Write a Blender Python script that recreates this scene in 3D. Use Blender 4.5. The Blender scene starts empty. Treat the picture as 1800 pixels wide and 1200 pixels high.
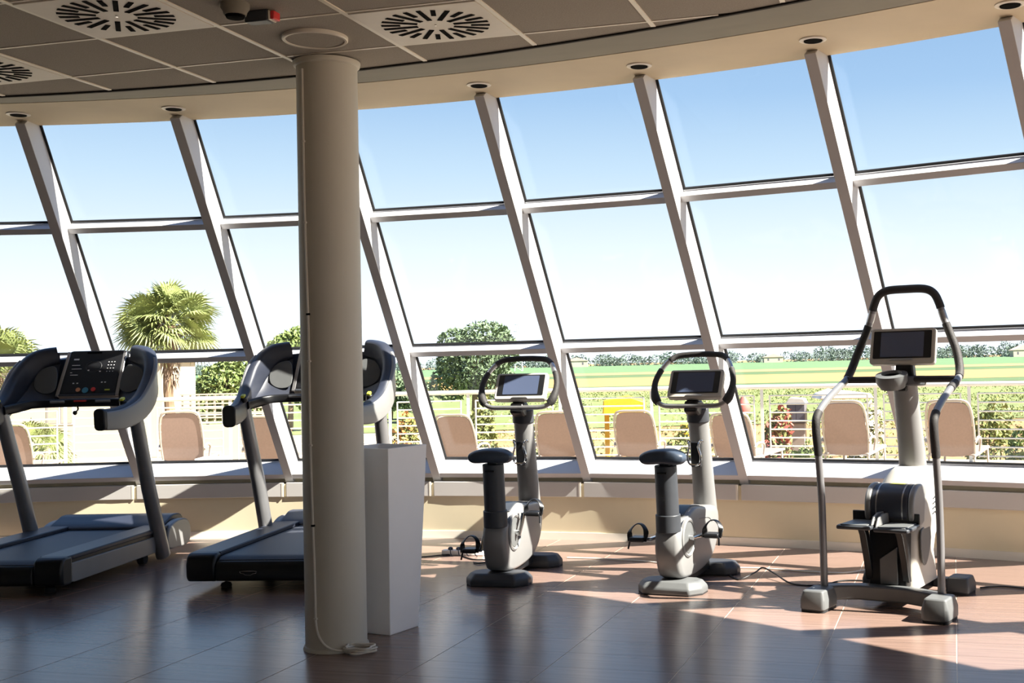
import bpy, bmesh, math, random
from mathutils import Vector, Matrix
random.seed(7)
sc = bpy.context.scene
COL = sc.collection
PI = math.pi
def R_(d): return math.radians(d)

# ------------------------------------------------------------------ camera
F_PX, PITCH, ROLL, PPX, PPY, EYE = 2075.83, .0246, .0232, 1099.67, 585.07, 1.38
cam_d = bpy.data.cameras.new('camera'); cam = bpy.data.objects.new('camera', cam_d); COL.objects.link(cam)
cam_d.sensor_fit = 'HORIZONTAL'; cam_d.sensor_width = 36.0; cam_d.lens = F_PX * 36 / 1800
cam_d.shift_x = (900 - PPX) / 1800; cam_d.shift_y = (PPY - 600) / 1800
cam_d.clip_start = .05; cam_d.clip_end = 5000
_f = Vector((0, math.cos(PITCH), math.sin(PITCH))); _u = Vector((0, -math.sin(PITCH), math.cos(PITCH))); _x = Vector((1, 0, 0))
_r = _x * math.cos(ROLL) - _u * math.sin(ROLL); _v = _x * math.sin(ROLL) + _u * math.cos(ROLL)
cam.matrix_world = Matrix(((_r.x, _v.x, -_f.x, 0), (_r.y, _v.y, -_f.y, 0), (_r.z, _v.z, -_f.z, EYE), (0, 0, 0, 1)))
sc.camera = cam

# ------------------------------------------------------------------ sky, sun, exposure
SUN_EL, SUN_AZ = 45.0, 112.5          # azimuth from +Y towards +X
sun_d = bpy.data.lights.new('sun', 'SUN'); sun_d.energy = 8.6; sun_d.angle = R_(.55); sun_d.color = (1, .94, .84)
sun = bpy.data.objects.new('sun', sun_d); COL.objects.link(sun)
_to = Vector((math.sin(R_(SUN_AZ)) * math.cos(R_(SUN_EL)), math.cos(R_(SUN_AZ)) * math.cos(R_(SUN_EL)), math.sin(R_(SUN_EL))))
sun.rotation_euler = _to.to_track_quat('Z', 'Y').to_euler(); sun.location = (20, -10, 25)
world = bpy.data.worlds.new('sky'); sc.world = world; world.use_nodes = True
wn, wl = world.node_tree.nodes, world.node_tree.links
wn.clear()
_o = wn.new('ShaderNodeOutputWorld'); _b = wn.new('ShaderNodeBackground'); _c = wn.new('ShaderNodeTexCoord')
_s = wn.new('ShaderNodeSeparateXYZ'); _rp = wn.new('ShaderNodeValToRGB')
wl.new(_c.outputs['Generated'], _s.inputs[0]); wl.new(_s.outputs['Z'], _rp.inputs[0]); wl.new(_rp.outputs[0], _b.inputs[0]); wl.new(_b.outputs[0], _o.inputs[0])
_e = _rp.color_ramp.elements
_e[0].position = 0.0; _e[0].color = (.64, .71, .79, 1)
_e[1].position = 1.0; _e[1].color = (.09, .19, .42, 1)
for p, c in ((.04, (.57, .65, .74)), (.10, (.45, .515, .565)), (.16, (.32, .425, .53)), (.22, (.21, .325, .48)), (.27, (.175, .285, .445)), (.55, (.12, .22, .43))):
    q = _e.new(p); q.color = (*c, 1)
_b.inputs[1].default_value = .65
sc.view_settings.view_transform = 'Standard'; sc.view_settings.look = 'None'
sc.view_settings.exposure = 1.62; sc.view_settings.gamma = 1.0; sc.view_settings.use_curve_mapping = False
sc.cycles.max_bounces = 10; sc.cycles.transparent_max_bounces = 24; sc.cycles.diffuse_bounces = 5; sc.cycles.glossy_bounces = 4

# ------------------------------------------------------------------ materials
def lin(c):
    return tuple(((v / 255) / 12.92 if v / 255 <= .04045 else ((v / 255 + .055) / 1.055) ** 2.4) for v in c)
MATS = {}
def mat(name, rgb, rough=.5, metal=0.0, spec=.5, noise=0.0, nscale=20.0, bump=0.0, emit=None, stretch=None, coat=0.0):
    if name in MATS: return MATS[name]
    m = bpy.data.materials.new(name); m.use_nodes = True
    nt = m.node_tree; b = nt.nodes['Principled BSDF']
    c = lin(rgb)
    b.inputs['Base Color'].default_value = (*c, 1); b.inputs['Roughness'].default_value = rough; b.inputs['Metallic'].default_value = metal
    b.inputs['Specular IOR Level'].default_value = spec
    if coat: b.inputs['Coat Weight'].default_value = coat; b.inputs['Coat Roughness'].default_value = .15
    if noise or bump:
        tc = nt.nodes.new('ShaderNodeTexCoord'); n = nt.nodes.new('ShaderNodeTexNoise'); n.inputs['Scale'].default_value = nscale; n.inputs['Detail'].default_value = 4
        src = tc.outputs['Object']
        if stretch:
            mp = nt.nodes.new('ShaderNodeMapping'); mp.inputs['Scale'].default_value = stretch; nt.links.new(src, mp.inputs[0]); src = mp.outputs[0]
        nt.links.new(src, n.inputs['Vector'])
        if noise:
            r = nt.nodes.new('ShaderNodeValToRGB')
            r.color_ramp.elements[0].position = .3; r.color_ramp.elements[1].position = .7
            r.color_ramp.elements[0].color = (*[v * (1 - noise) for v in c], 1); r.color_ramp.elements[1].color = (*[min(1, v * (1 + noise)) for v in c], 1)
            nt.links.new(n.outputs['Fac'], r.inputs[0]); nt.links.new(r.outputs[0], b.inputs['Base Color'])
        if bump:
            bp = nt.nodes.new('ShaderNodeBump'); bp.inputs['Strength'].default_value = bump; bp.inputs['Distance'].default_value = .01
            nt.links.new(n.outputs['Fac'], bp.inputs['Height']); nt.links.new(bp.outputs[0], b.inputs['Normal'])
    if emit:
        b.inputs['Emission Color'].default_value = (*lin(emit[0]), 1); b.inputs['Emission Strength'].default_value = emit[1]
    MATS[name] = m
    return m

def glass_mat():
    m = bpy.data.materials.new('window glass'); m.use_nodes = True; nt = m.node_tree; nt.nodes.clear()
    o = nt.nodes.new('ShaderNodeOutputMaterial'); t = nt.nodes.new('ShaderNodeBsdfTransparent'); g = nt.nodes.new('ShaderNodeBsdfGlossy')
    x = nt.nodes.new('ShaderNodeMixShader'); f = nt.nodes.new('ShaderNodeFresnel'); gm = nt.nodes.new('ShaderNodeNewGeometry'); mr = nt.nodes.new('ShaderNodeMapRange'); mr.inputs[3].default_value = 1.22; mr.inputs[4].default_value = 1 / 1.22
    nt.links.new(gm.outputs['Backfacing'], mr.inputs[0]); nt.links.new(mr.outputs[0], f.inputs['IOR'])
    t.inputs[0].default_value = (.985, .99, .985, 1); g.inputs['Roughness'].default_value = .02; g.inputs[0].default_value = (.9, .95, 1, 1)
    nt.links.new(f.outputs[0], x.inputs[0]); nt.links.new(t.outputs[0], x.inputs[1]); nt.links.new(g.outputs[0], x.inputs[2]); nt.links.new(x.outputs[0], o.inputs[0])
    return m
GLASS = glass_mat()
def floor_tile_mat(name, tint):
    m = bpy.data.materials.new(name); m.use_nodes = True; nt = m.node_tree; b = nt.nodes['Principled BSDF']
    tc = nt.nodes.new('ShaderNodeTexCoord'); mp = nt.nodes.new('ShaderNodeMapping'); n = nt.nodes.new('ShaderNodeTexNoise'); r = nt.nodes.new('ShaderNodeValToRGB')
    mp.inputs['Rotation'].default_value = (0, 0, R_(15.5)); mp.inputs['Scale'].default_value = (1.6, 34, 1)
    n.inputs['Scale'].default_value = 1.0; n.inputs['Detail'].default_value = 6; n.inputs['Roughness'].default_value = .6
    c = lin((127, 105, 95))
    r.color_ramp.elements[0].position = .32; r.color_ramp.elements[1].position = .72
    r.color_ramp.elements[0].color = (*[v * .80 * tint for v in c], 1); r.color_ramp.elements[1].color = (*[v * 1.2 * tint for v in c], 1)
    nt.links.new(tc.outputs['Object'], mp.inputs[0]); nt.links.new(mp.outputs[0], n.inputs['Vector']); nt.links.new(n.outputs['Fac'], r.inputs[0]); nt.links.new(r.outputs[0], b.inputs['Base Color'])
    bp = nt.nodes.new('ShaderNodeBump'); bp.inputs['Strength'].default_value = .03; bp.inputs['Distance'].default_value = .004
    nt.links.new(n.outputs['Fac'], bp.inputs['Height']); nt.links.new(bp.outputs[0], b.inputs['Normal'])
    b.inputs['Roughness'].default_value = .25; b.inputs['Specular IOR Level'].default_value = .8
    return m
TILE_M = [floor_tile_mat('wood-grained floor tile %d' % i, t) for i, t in enumerate((.94, 1.0, 1.06))]

M_ALU = mat('white satin aluminium', (196, 196, 198), .42, noise=.03, nscale=3)
M_GASK = mat('black rubber gasket', (22, 22, 24), .6)
M_WALL = mat('beige painted wall', (222, 211, 182), .75, noise=.04, nscale=2.5, bump=.05)
M_LEDGE = mat('pale grey painted ledge', (196, 193, 190), .5, noise=.03, nscale=2)
M_BASE = mat('pale baseboard', (226, 220, 208), .45, noise=.03, nscale=5)
M_PLASTER = mat('cream plaster', (205, 190, 162), .8, noise=.04, nscale=3, bump=.04)
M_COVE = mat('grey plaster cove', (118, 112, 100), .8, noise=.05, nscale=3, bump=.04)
M_CTILE = mat('mineral ceiling tile', (158, 150, 138), .9, noise=.10, nscale=160, bump=.15)
M_CBAR = mat('pale metal ceiling bar', (226, 218, 202), .4, noise=.03, nscale=8)
M_DARKGAP = mat('painted shadow gap', (30, 28, 25), .9, noise=.1)
M_WHITEWALL = mat('white interior wall', (225, 220, 210), .8, noise=.03, nscale=2)
M_GROUT = mat('pale floor grout', (176, 158, 140), .8, noise=.08, nscale=60)
M_PILLAR = mat('cream painted pillar', (194, 189, 175), .55, noise=.035, nscale=6, stretch=(1, 1, .15), bump=.03)
M_SILVER = mat('silver grey plastic', (130, 130, 130), .38, .15, noise=.04, nscale=6)
M_SILVERM = mat('brushed silver metal', (168, 168, 170), .3, .75, noise=.05, nscale=30, stretch=(1, 1, .1))
M_PALE = mat('sunlit shell and pale console grey', (178, 174, 166), .4, noise=.03, nscale=6)  # stepper shell's sunlight put into a lighter grey; plain colour on consoles
M_TUBE = mat('grey metallic tube paint', (128, 128, 130), .34, .45, noise=.04, nscale=10)
M_MID = mat('mid grey plastic', (92, 94, 95), .45, noise=.05, nscale=12)
M_CHAR = mat('charcoal plastic', (54, 57, 62), .45, noise=.06, nscale=14)
M_NAVY = mat('dark slate plastic', (44, 48, 60), .42, noise=.06, nscale=14)
M_BLACK = mat('black plastic', (20, 21, 24), .4, noise=.06, nscale=16)
M_RUBBER = mat('black rubber', (26, 26, 28), .75, noise=.10, nscale=60, bump=.15)
M_BELT = mat('black running belt', (44, 47, 55), .5, noise=.10, nscale=120, bump=.1)
M_GRIP = mat('dark foam grip', (40, 38, 38), .7, noise=.10, nscale=90, bump=.2)
M_CHROME = mat('polished chrome', (215, 215, 215), .12, 1.0, noise=.02)
M_SCREEN = mat('glossy dark screen', (74, 84, 108), .08, 0, .8, noise=.05, nscale=2)
M_YELLOW = mat('yellow green switch', (205, 212, 70), .4, noise=.03)
M_RED = mat('red button', (215, 60, 60), .4, noise=.03)
M_TEAL = mat('teal button', (70, 140, 165), .4, noise=.03)
M_ORANGE = mat('orange button', (214, 150, 110), .4, noise=.03)
M_WHITE = mat('white print', (235, 235, 235), .5, noise=.02)
M_PLANTER = mat('white planter plastic', (244, 243, 243), .5, noise=.02, nscale=4)
M_CABLEW = mat('white cable', (214, 208, 196), .5, noise=.03)
M_CABLEB = mat('black cable', (24, 23, 22), .55, noise=.05)
M_SADDLE = mat('dark blue grey saddle', (54, 64, 78), .38, noise=.05, nscale=12)
M_DARK = mat('recess shade and dark parts', (10, 9, 8), .95, 0, .05, noise=.05)  # near black: painted shade for slots and openings, also plain small dark parts
M_VENT = mat('white metal diffuser', (214, 206, 192), .45, noise=.04, nscale=8)

# ------------------------------------------------------------------ mesh helpers
class MB:
    def __init__(s): s.v = []; s.f = []
    def add(s, vs, fs, X=None):
        o = len(s.v)
        s.v += [(X @ Vector(p))[:] if X else tuple(p) for p in vs]; s.f += [tuple(i + o for i in f) for f in fs]; return s
    def box(s, x0, x1, y0, y1, z0, z1, X=None):
        return s.add([(x0, y0, z0), (x1, y0, z0), (x1, y1, z0), (x0, y1, z0), (x0, y0, z1), (x1, y0, z1), (x1, y1, z1), (x0, y1, z1)],
                     [(0, 3, 2, 1), (4, 5, 6, 7), (0, 1, 5, 4), (1, 2, 6, 5), (2, 3, 7, 6), (3, 0, 4, 7)], X)
    def hexa(s, p):  # 8 points: bottom 4 (ccw), top 4
        return s.add(p, [(0, 3, 2, 1), (4, 5, 6, 7), (0, 1, 5, 4), (1, 2, 6, 5), (2, 3, 7, 6), (3, 0, 4, 7)])
    def prism(s, outline, a0, a1, axis='x', X=None):
        n = len(outline)
        def P(u, v, a): return (a, u, v) if axis == 'x' else ((u, a, v) if axis == 'y' else (u, v, a))
        vs = [P(u, v, a0) for u, v in outline] + [P(u, v, a1) for u, v in outline]
        fs = [tuple(range(n))[::-1], tuple(range(n, 2 * n))] + [(i, (i + 1) % n, n + (i + 1) % n, n + i) for i in range(n)]
        return s.add(vs, fs, X)
    def lathe(s, prof, n=24, X=None, cap=True):
        vs = []; fs = []
        for r, z in prof:
            for i in range(n): a = 2 * PI * i / n; vs.append((r * math.cos(a), r * math.sin(a), z))
        for j in range(len(prof) - 1):
            for i in range(n): fs.append((j * n + i, j * n + (i + 1) % n, (j + 1) * n + (i + 1) % n, (j + 1) * n + i))
        if cap: fs.append(tuple(range(n))[::-1]); fs.append(tuple(range((len(prof) - 1) * n, len(prof) * n)))
        return s.add(vs, fs, X)
    def cyl(s, p0, p1, r0, r1=None, n=16, X=None):
        p0, p1 = Vector(p0), Vector(p1); d = p1 - p0; q = d.to_track_quat('Z', 'Y').to_matrix().to_4x4()
        T = Matrix.Translation(p0) @ q
        return s.lathe([(r0, 0), (r0 if r1 is None else r1, d.length)], n, (X @ T) if X else T)
    def sweep(s, path, sec, closed=False, scales=None, up=None, X=None):
        """sweep a 2D section (list of (a,b)) along path points; scales per point"""
        n = len(path); m = len(sec); P = [Vector(p) for p in path]
        def tan(i):
            if closed: return (P[(i + 1) % n] - P[i - 1]).normalized()
            return (P[min(i + 1, n - 1)] - P[max(i - 1, 0)]).normalized()
        t0 = tan(0); ref = Vector(up) if up else (Vector((0, 0, 1)) if abs(t0.z) < .9 else Vector((1, 0, 0)))
        a = (ref - t0 * ref.dot(t0)).normalized(); vs = []; fs = []
        for i in range(n):
            t = tan(i)
            if up: a = Vector(up)
            a = (a - t * a.dot(t)).normalized(); b = t.cross(a)
            k = scales[i] if scales else 1
            ka, kb = k if isinstance(k, tuple) else (k, k)
            for u, v in sec: vs.append(P[i] + a * u * ka + b * v * kb)
        N = n if closed else n - 1
        for i in range(N):
            j = (i + 1) % n
            for q in range(m): fs.append((i * m + q, i * m + (q + 1) % m, j * m + (q + 1) % m, j * m + q))
        if not closed: fs.append(tuple(range(m))[::-1]); fs.append(tuple(range((n - 1) * m, n * m)))
        return s.add(vs, fs, X)
    def tube(s, path, r, n=10, closed=False, scales=None, X=None):
        return s.sweep(path, circ(r, r, n), closed, scales, None, X)
    def obj(s, name, material, parent=None, bevel=0.0, smooth=35, seg=2, sub=0):
        me = bpy.data.meshes.new(name); me.from_pydata(s.v, [], s.f); me.validate(); me.update()
        bm = bmesh.new(); bm.from_mesh(me); bmesh.ops.recalc_face_normals(bm, faces=bm.faces); bm.to_mesh(me); bm.free()
        me.materials.append(material)
        if smooth:
            me.shade_smooth(); me.set_sharp_from_angle(angle=R_(smooth))
        o = bpy.data.objects.new(name, me); COL.objects.link(o)
        if bevel:
            b = o.modifiers.new('bevel', 'BEVEL'); b.width = bevel; b.segments = seg; b.limit_method = 'ANGLE'; b.angle_limit = R_(30)
        if sub:
            q = o.modifiers.new('sub', 'SUBSURF'); q.levels = sub; q.render_levels = sub
        if parent: o.parent = parent
        return o
def circ(a, b, n): return [(a * math.cos(2 * PI * i / n), b * math.sin(2 * PI * i / n)) for i in range(n)]
def rrect(a, b, r, k=3):
    o = []
    for cx, cy, s0 in ((a - r, b - r, 0), (-a + r, b - r, 90), (-a + r, -b + r, 180), (a - r, -b + r, 270)):
        for i in range(k + 1):
            t = R_(s0 + 90 * i / k); o.append((cx + r * math.cos(t), cy + r * math.sin(t)))
    return o
def smooth_path(pts, k=6, closed=False):
    P = [Vector(p) for p in pts]; n = len(P); out = []
    rng = range(n) if closed else range(n - 1)
    for i in rng:
        if closed: a, b, c, d = P[i - 1], P[i], P[(i + 1) % n], P[(i + 2) % n]
        else: a, b, c, d = P[max(i - 1, 0)], P[i], P[i + 1], P[min(i + 2, n - 1)]
        for j in range(k):
            t = j / k
            out.append(.5 * ((2 * b) + (c - a) * t + (2 * a - 5 * b + 4 * c - d) * t * t + (3 * b - a - 3 * c + d) * t ** 3))
    if not closed: out.append(P[-1])
    return out
def smooth2(pts, k=5, closed=True):
    return [(p.x, p.y) for p in smooth_path([(u, v, 0) for u, v in pts], k, closed)]
def empty(name, loc=(0, 0, 0), rz=0):
    o = bpy.data.objects.new(name, None); COL.objects.link(o); o.location = loc; o.rotation_euler = (0, 0, rz); o.empty_display_size = .2; return o
def tag(o, label, cat=None, group=None, kind=None):
    o['label'] = label
    if cat: o['category'] = cat
    if group: o['group'] = group
    if kind: o['kind'] = kind
    return o
def struct(o, label=None):
    o['kind'] = 'structure'
    if label: o['label'] = label
    return o
def copy_tree(o, parent=None):
    c = o.copy(); COL.objects.link(c)
    if parent: c.parent = parent
    for ch in list(o.children): copy_tree(ch, c)
    return c
def rot(axis, deg): return Matrix.Rotation(R_(deg), 4, axis)
def tr(x, y, z): return Matrix.Translation((x, y, z))

# ------------------------------------------------------------------ the round room
CX, CY = -4.160, -2.710
RB, K, H0, H1, H2, H3 = 12.679, .7058, .6275, 1.5446, 2.4979, 3.123
T0, DT, RW = .0106, .1009, 12.547
def pol(R, t, z=0.0): return Vector((CX + R * math.sin(t), CY + R * math.cos(t), z))
def cone(t, h): return pol(RB - K * (h - H0), t, h)
def ring(mb, prof, t0, t1, n, closed_prof=True):
    """revolve a profile [(R,z)] from angle t0 to t1 as a solid strip"""
    m = len(prof); vs = []; fs = []
    for i in range(n + 1):
        t = t0 + (t1 - t0) * i / n
        vs += [pol(R, t, z)[:] for R, z in prof]
    for i in range(n):
        for j in range(m): fs.append((i * m + j, i * m + (j + 1) % m, (i + 1) * m + (j + 1) % m, (i + 1) * m + j))
    fs.append(tuple(range(m))[::-1]); fs.append(tuple(range(n * m, (n + 1) * m)))
    return mb.add(vs, fs)
I0, I1 = -4, 30                     # window bays; the unseen ones far round were added for more light
TA, TB = T0 + I0 * DT, T0 + I1 * DT

# floor slab with grout colour, tiles laid on it
FA = R_(15.5); E1 = Vector((math.cos(FA), -math.sin(FA))); E2 = Vector((math.sin(FA), math.cos(FA)))
def floor_slab_mat():
    m = bpy.data.materials.new('floor slab tile pattern'); m.use_nodes = True; nt = m.node_tree; b = nt.nodes['Principled BSDF']
    tc = nt.nodes.new('ShaderNodeTexCoord'); mp = nt.nodes.new('ShaderNodeMapping'); br = nt.nodes.new('ShaderNodeTexBrick')
    mp.inputs['Rotation'].default_value = (0, 0, FA); mp.inputs['Location'].default_value = (.026, -5.39, 0)
    br.offset = 0; br.inputs['Scale'].default_value = 1; br.inputs['Brick Width'].default_value = .598; br.inputs['Row Height'].default_value = .262
    br.inputs['Mortar Size'].default_value = .003; br.inputs['Mortar Smooth'].default_value = .1
    c = lin((127, 105, 95)); br.inputs['Color1'].default_value = (*c, 1); br.inputs['Color2'].default_value = (*[v * .93 for v in c], 1); br.inputs['Mortar'].default_value = (*lin((205, 188, 166)), 1)
    nt.links.new(tc.outputs['Object'], mp.inputs[0]); nt.links.new(mp.outputs[0], br.inputs['Vector']); nt.links.new(br.outputs['Color'], b.inputs['Base Color'])
    b.inputs['Roughness'].default_value = .27
    return m
mb = MB(); n = 120
mb.add([pol(RW + .2, 2 * PI * i / n, -.0012)[:] for i in range(n)] + [pol(RW + .2, 2 * PI * i / n, -.2)[:] for i in range(n)],
       [tuple(range(n))[::-1], tuple(range(n, 2 * n))] + [(i, (i + 1) % n, n + (i + 1) % n, n + i) for i in range(n)])
floor = struct(mb.obj('floor', floor_slab_mat(), smooth=0), 'dark wood-look tiled floor with thin pale joints')
def clip_poly(poly, nx, ny, d):
    out = []
    for i in range(len(poly)):
        a, b = poly[i], poly[(i + 1) % len(poly)]; da = a[0] * nx + a[1] * ny - d; db = b[0] * nx + b[1] * ny - d
        if da <= 0: out.append(a)
        if (da < 0) != (db < 0) and da != db:
            t = da / (da - db); out.append((a[0] + (b[0] - a[0]) * t, a[1] + (b[1] - a[1]) * t))
    return out
tile_mesh = []
for k in range(3):
    b = MB().box(.0026, .5954, .0009, .2611, -.010, 0, None)
    o = b.obj('t', TILE_M[k], smooth=0); tile_mesh.append(o.data); bpy.data.objects.remove(o)
def in_view(x, y, m=.16):
    if y < 2: return False
    a = x / y * F_PX + PPX; return -1800 * m < a < 1800 * (1 + m)
cand = []
for i in range(-14, 12):
    for j in range(-8, 22):
        u, v = -.026 + i * .598, 5.39 + j * .262
        c = E1 * (u + .3) + E2 * (v + .13)
        if c.y < 4.75 or not in_view(c.x, c.y, .09): continue
        rc = math.hypot(c.x - CX, c.y - CY)
        if rc > RW + .25: continue
        cand.append((c.y, i, j, u, v, rc))
cand.sort()
M4F = Matrix(((E1.x, E2.x, 0, 0), (E1.y, E2.y, 0, 0), (0, 0, 1, 0), (0, 0, 0, 1)))
for cnt, (cy_, i, j, u, v, rc) in enumerate(cand[:298]):
    k = (i * 7 + j * 3 + (i * j) % 5) % 3
    if rc < RW - .4:
        o = bpy.data.objects.new('tile', tile_mesh[k]); COL.objects.link(o)
        p = E1 * u + E2 * v; o.location = (p.x, p.y, 0); o.rotation_euler = (0, 0, -FA); o.parent = floor
    else:
        poly = [(E1 * (u + a) + E2 * (v + b_))[:] for a, b_ in ((.0026, .0009), (.5954, .0009), (.5954, .2611), (.0026, .2611))]
        tc = math.atan2(poly[0][0] - CX, poly[0][1] - CY)
        for q in range(-2, 3):
            t = tc + q * .03; nx, ny = math.sin(t), math.cos(t)
            poly = clip_poly(poly, nx, ny, nx * CX + ny * CY + RW - .004)
            if len(poly) < 3: break
        if len(poly) < 3: continue
        MB().prism(poly, -.010, 0, 'z').obj('tile', TILE_M[k], floor, smooth=0)

# low wall, baseboard, ledge
mb = MB(); ring(mb, [(RW, -.005), (RW + .33, -.005), (RW + .33, .57), (RW + .06, .57), (RW + .06, .44), (RW, .44)], TA, TB, 90)
struct(mb.obj('wall_front', M_WALL, smooth=30), 'low curved beige wall under the slanted windows')
mb = MB(); ring(mb, [(RW - .012, 0), (RW + .002, 0), (RW + .002, .058), (RW - .008, .058)], TA, TB, 90)
struct(mb.obj('baseboard_front', M_BASE, smooth=30), 'pale strip along the foot of the curved wall')
ledge = struct(empty('trim_1'), 'pale grey ledge running under the slanted windows')
for i in range(I0, I1):
    a, b = T0 + i * DT, T0 + (i + 1) * DT
    g = .0012
    mb = MB(); ring(mb, [(RW - .014, .335), (RW + .058, .335), (RW + .058, .452), (RW - .014, .452)], a - .006 + g, b - .006 - g, 6)
    mb.obj('ledge_panel', M_LEDGE, ledge, bevel=.004)
    mb = MB(); ring(mb, [(RW - .016, .337), (RW, .337), (RW, .45), (RW - .016, .45)], a - .008, a - .0068, 1)
    mb.obj('joint_strip', M_BASE, ledge)

# glazing bays
def frame_at(t):
    rad = Vector((math.sin(t), math.cos(t), 0)); tg = Vector((math.cos(t), -math.sin(t), 0))
    u = (Vector((0, 0, 1)) - rad * K).normalized(); nn = (-rad * 1.0 - Vector((0, 0, K))).normalized()
    return tg, u, nn
def beam(mb, A, B, tg, u, nn, s0, s1, d0, d1):
    """beam from A to B, section along u in [s0,s1] and along inward normal in [d0,d1]"""
    return mb.hexa([A + u * s0 + nn * d0, B + u * s0 + nn * d0, B + u * s0 + nn * d1, A + u * s0 + nn * d1,
                    A + u * s1 + nn * d0, B + u * s1 + nn * d0, B + u * s1 + nn * d1, A + u * s1 + nn * d1])
MD = .185
for i in range(I0, I1):
    a, b = T0 + i * DT, T0 + (i + 1) * DT
    W = empty('window_%d' % (i - I0 + 1)); struct(W, 'slanted window bay of three panes in a white frame')
    tg, u, nn = frame_at(a)
    P0, P1 = cone(a, .50), cone(a, H3 + .08)
    mb = MB()
    mb.hexa([P0 + tg * -.08 + nn * -.03, P0 + tg * -.01 + nn * -.03, P0 + tg * -.01 + nn * MD, P0 + tg * -.08 + nn * MD,
             P1 + tg * -.08 + nn * -.03, P1 + tg * -.01 + nn * -.03, P1 + tg * -.01 + nn * MD, P1 + tg * -.08 + nn * MD])
    mb.obj('mullion', M_ALU, W, bevel=.003)
    tm, um, nm = frame_at((a + b) / 2)
    def edge(h):
        A, B = cone(a, h) - tm * .011, cone(b, h) - tm * .079
        return A, B
    for h, d in ((H0, MD - .004), (H1, .085), (H2, .085)):
        A, B = edge(h); mb = MB(); beam(mb, A, B, tm, um, nm, -.050, -.004, -.02, d)
        mb.obj('sill' if h == H0 else 'transom', M_ALU, W, bevel=.003)
    A, B = edge(H0); mb = MB(); mb.hexa([A - um * .05 + nm * (-.02) - Vector((0, 0, .10)), B - um * .05 - nm * .02 - Vector((0, 0, .10)), B - um * .05 + nm * .05 - Vector((0, 0, .10)), A - um * .05 + nm * .05 - Vector((0, 0, .10)),
                                         A - um * .045 - nm * .02, B - um * .045 - nm * .02, B - um * .045 + nm * .05, A - um * .045 + nm * .05])
    mb.obj('sill_upstand', M_ALU, W)
    for h, ht in ((H0, H1), (H1, H2), (H2, H3 + .1)):
        A, B = edge(h); C_, D_ = edge(ht); C_ = C_ - um * .052; D_ = D_ - um * .052
        mb = MB(); mb.hexa([A - nm * .012, B - nm * .012, B, A, C_ - nm * .012, D_ - nm * .012, D_, C_])
        pane = mb.obj('pane', GLASS, W, smooth=0)
        g = MB(); w = .017
        for q0, q1, dv in ((A, B, um), (C_, D_, -um)):
            g.hexa([q0 + nm * .001, q1 + nm * .001, q1 + nm * .009, q0 + nm * .009, q0 + dv * w + nm * .001, q1 + dv * w + nm * .001, q1 + dv * w + nm * .009, q0 + dv * w + nm * .009])
        for q0, q1, dv in ((A, C_, tm), (B, D_, -tm)):
            g.hexa([q0 + nm * .001, q0 + dv * w + nm * .001, q0 + dv * w + nm * .009, q0 + nm * .009, q1 + nm * .001, q1 + dv * w + nm * .001, q1 + dv * w + nm * .009, q1 + nm * .009])
        g.obj('gasket', M_GASK, pane, smooth=0)

# ceiling: tiles on bars, sloping cove, soffit with downlights, roof over all
ZC, RC, RS0, RS1 = 2.92, 9.22, 10.24, 10.91
ceil = MB(); n = 120
ceil.add([pol(RC, 2 * PI * i / n, ZC + .03)[:] for i in range(n)] + [pol(RC, 2 * PI * i / n, ZC + .06)[:] for i in range(n)],
         [tuple(range(n)), tuple(range(n, 2 * n))[::-1]] + [(i, (i + 1) % n, n + (i + 1) % n, n + i) for i in range(n)])
ceiling = struct(ceil.obj('ceiling', M_CTILE, smooth=0), 'suspended ceiling of square mineral tiles on pale bars')
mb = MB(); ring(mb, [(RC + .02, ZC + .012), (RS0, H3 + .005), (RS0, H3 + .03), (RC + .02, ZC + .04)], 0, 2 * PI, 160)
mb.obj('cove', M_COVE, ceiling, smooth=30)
mb = MB(); ring(mb, [(RC - .012, ZC - .004), (RC + .004, ZC - .004), (RC + .004, ZC + .03), (RC - .012, ZC + .03)], 0, 2 * PI, 160)
mb.obj('shadow_gap_band', M_DARKGAP, ceiling, smooth=30)  # dark ring painted in place of the shade in the ceiling edge gap
mb = MB(); ring(mb, [(RS0 - .01, H3), (RS1, H3), (RS1, H3 + .04), (RS0 - .01, H3 + .04)], 0, 2 * PI, 160)
mb.obj('soffit', M_PLASTER, ceiling, smooth=30)
mb = MB(); n = 120
mb.add([pol(RS1 + .02, 2 * PI * i / n, H3 + .05)[:] for i in range(n)] + [pol(RS1 - .05, 2 * PI * i / n, H3 + .35)[:] for i in range(n)],
       [tuple(range(n)), tuple(range(n, 2 * n))[::-1]] + [(i, (i + 1) % n, n + (i + 1) % n, n + i) for i in range(n)])
struct(mb.obj('roof', M_WHITEWALL, smooth=0), 'flat roof slab over the round room')
# tile grid: corner G, steps along GA and GB
GA = R_(14.3); A1 = Vector((math.cos(GA), -math.sin(GA))); A2 = Vector((math.sin(GA), math.cos(GA)))
SA, SB = .616, .563
G0 = Vector((-2.385, 5.392))
bars = []
def in_circle(p, r): return math.hypot(p.x - CX, p.y - CY) < r
VENTS = {(0, -1): 'far', (2, 0): 'mid', (-2, 0): 'left'}
def ceil_poly(i, j, g=.010):
    poly = [(G0 + A1 * (SA * (i + a) + (g if a == 0 else -g)) + A2 * (SB * (j + b) + (g if b == 0 else -g)))[:] for a, b in ((0, 0), (1, 0), (1, 1), (0, 1))]
    tc = math.atan2(poly[3][0] - CX, poly[3][1] - CY)
    for q in range(-3, 4):
        t = tc + .05 + q * .035; nx, ny = math.sin(t), math.cos(t)
        poly = clip_poly(poly, nx, ny, nx * CX + ny * CY + RC - .015)
        if len(poly) < 3: return None
    return poly
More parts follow.
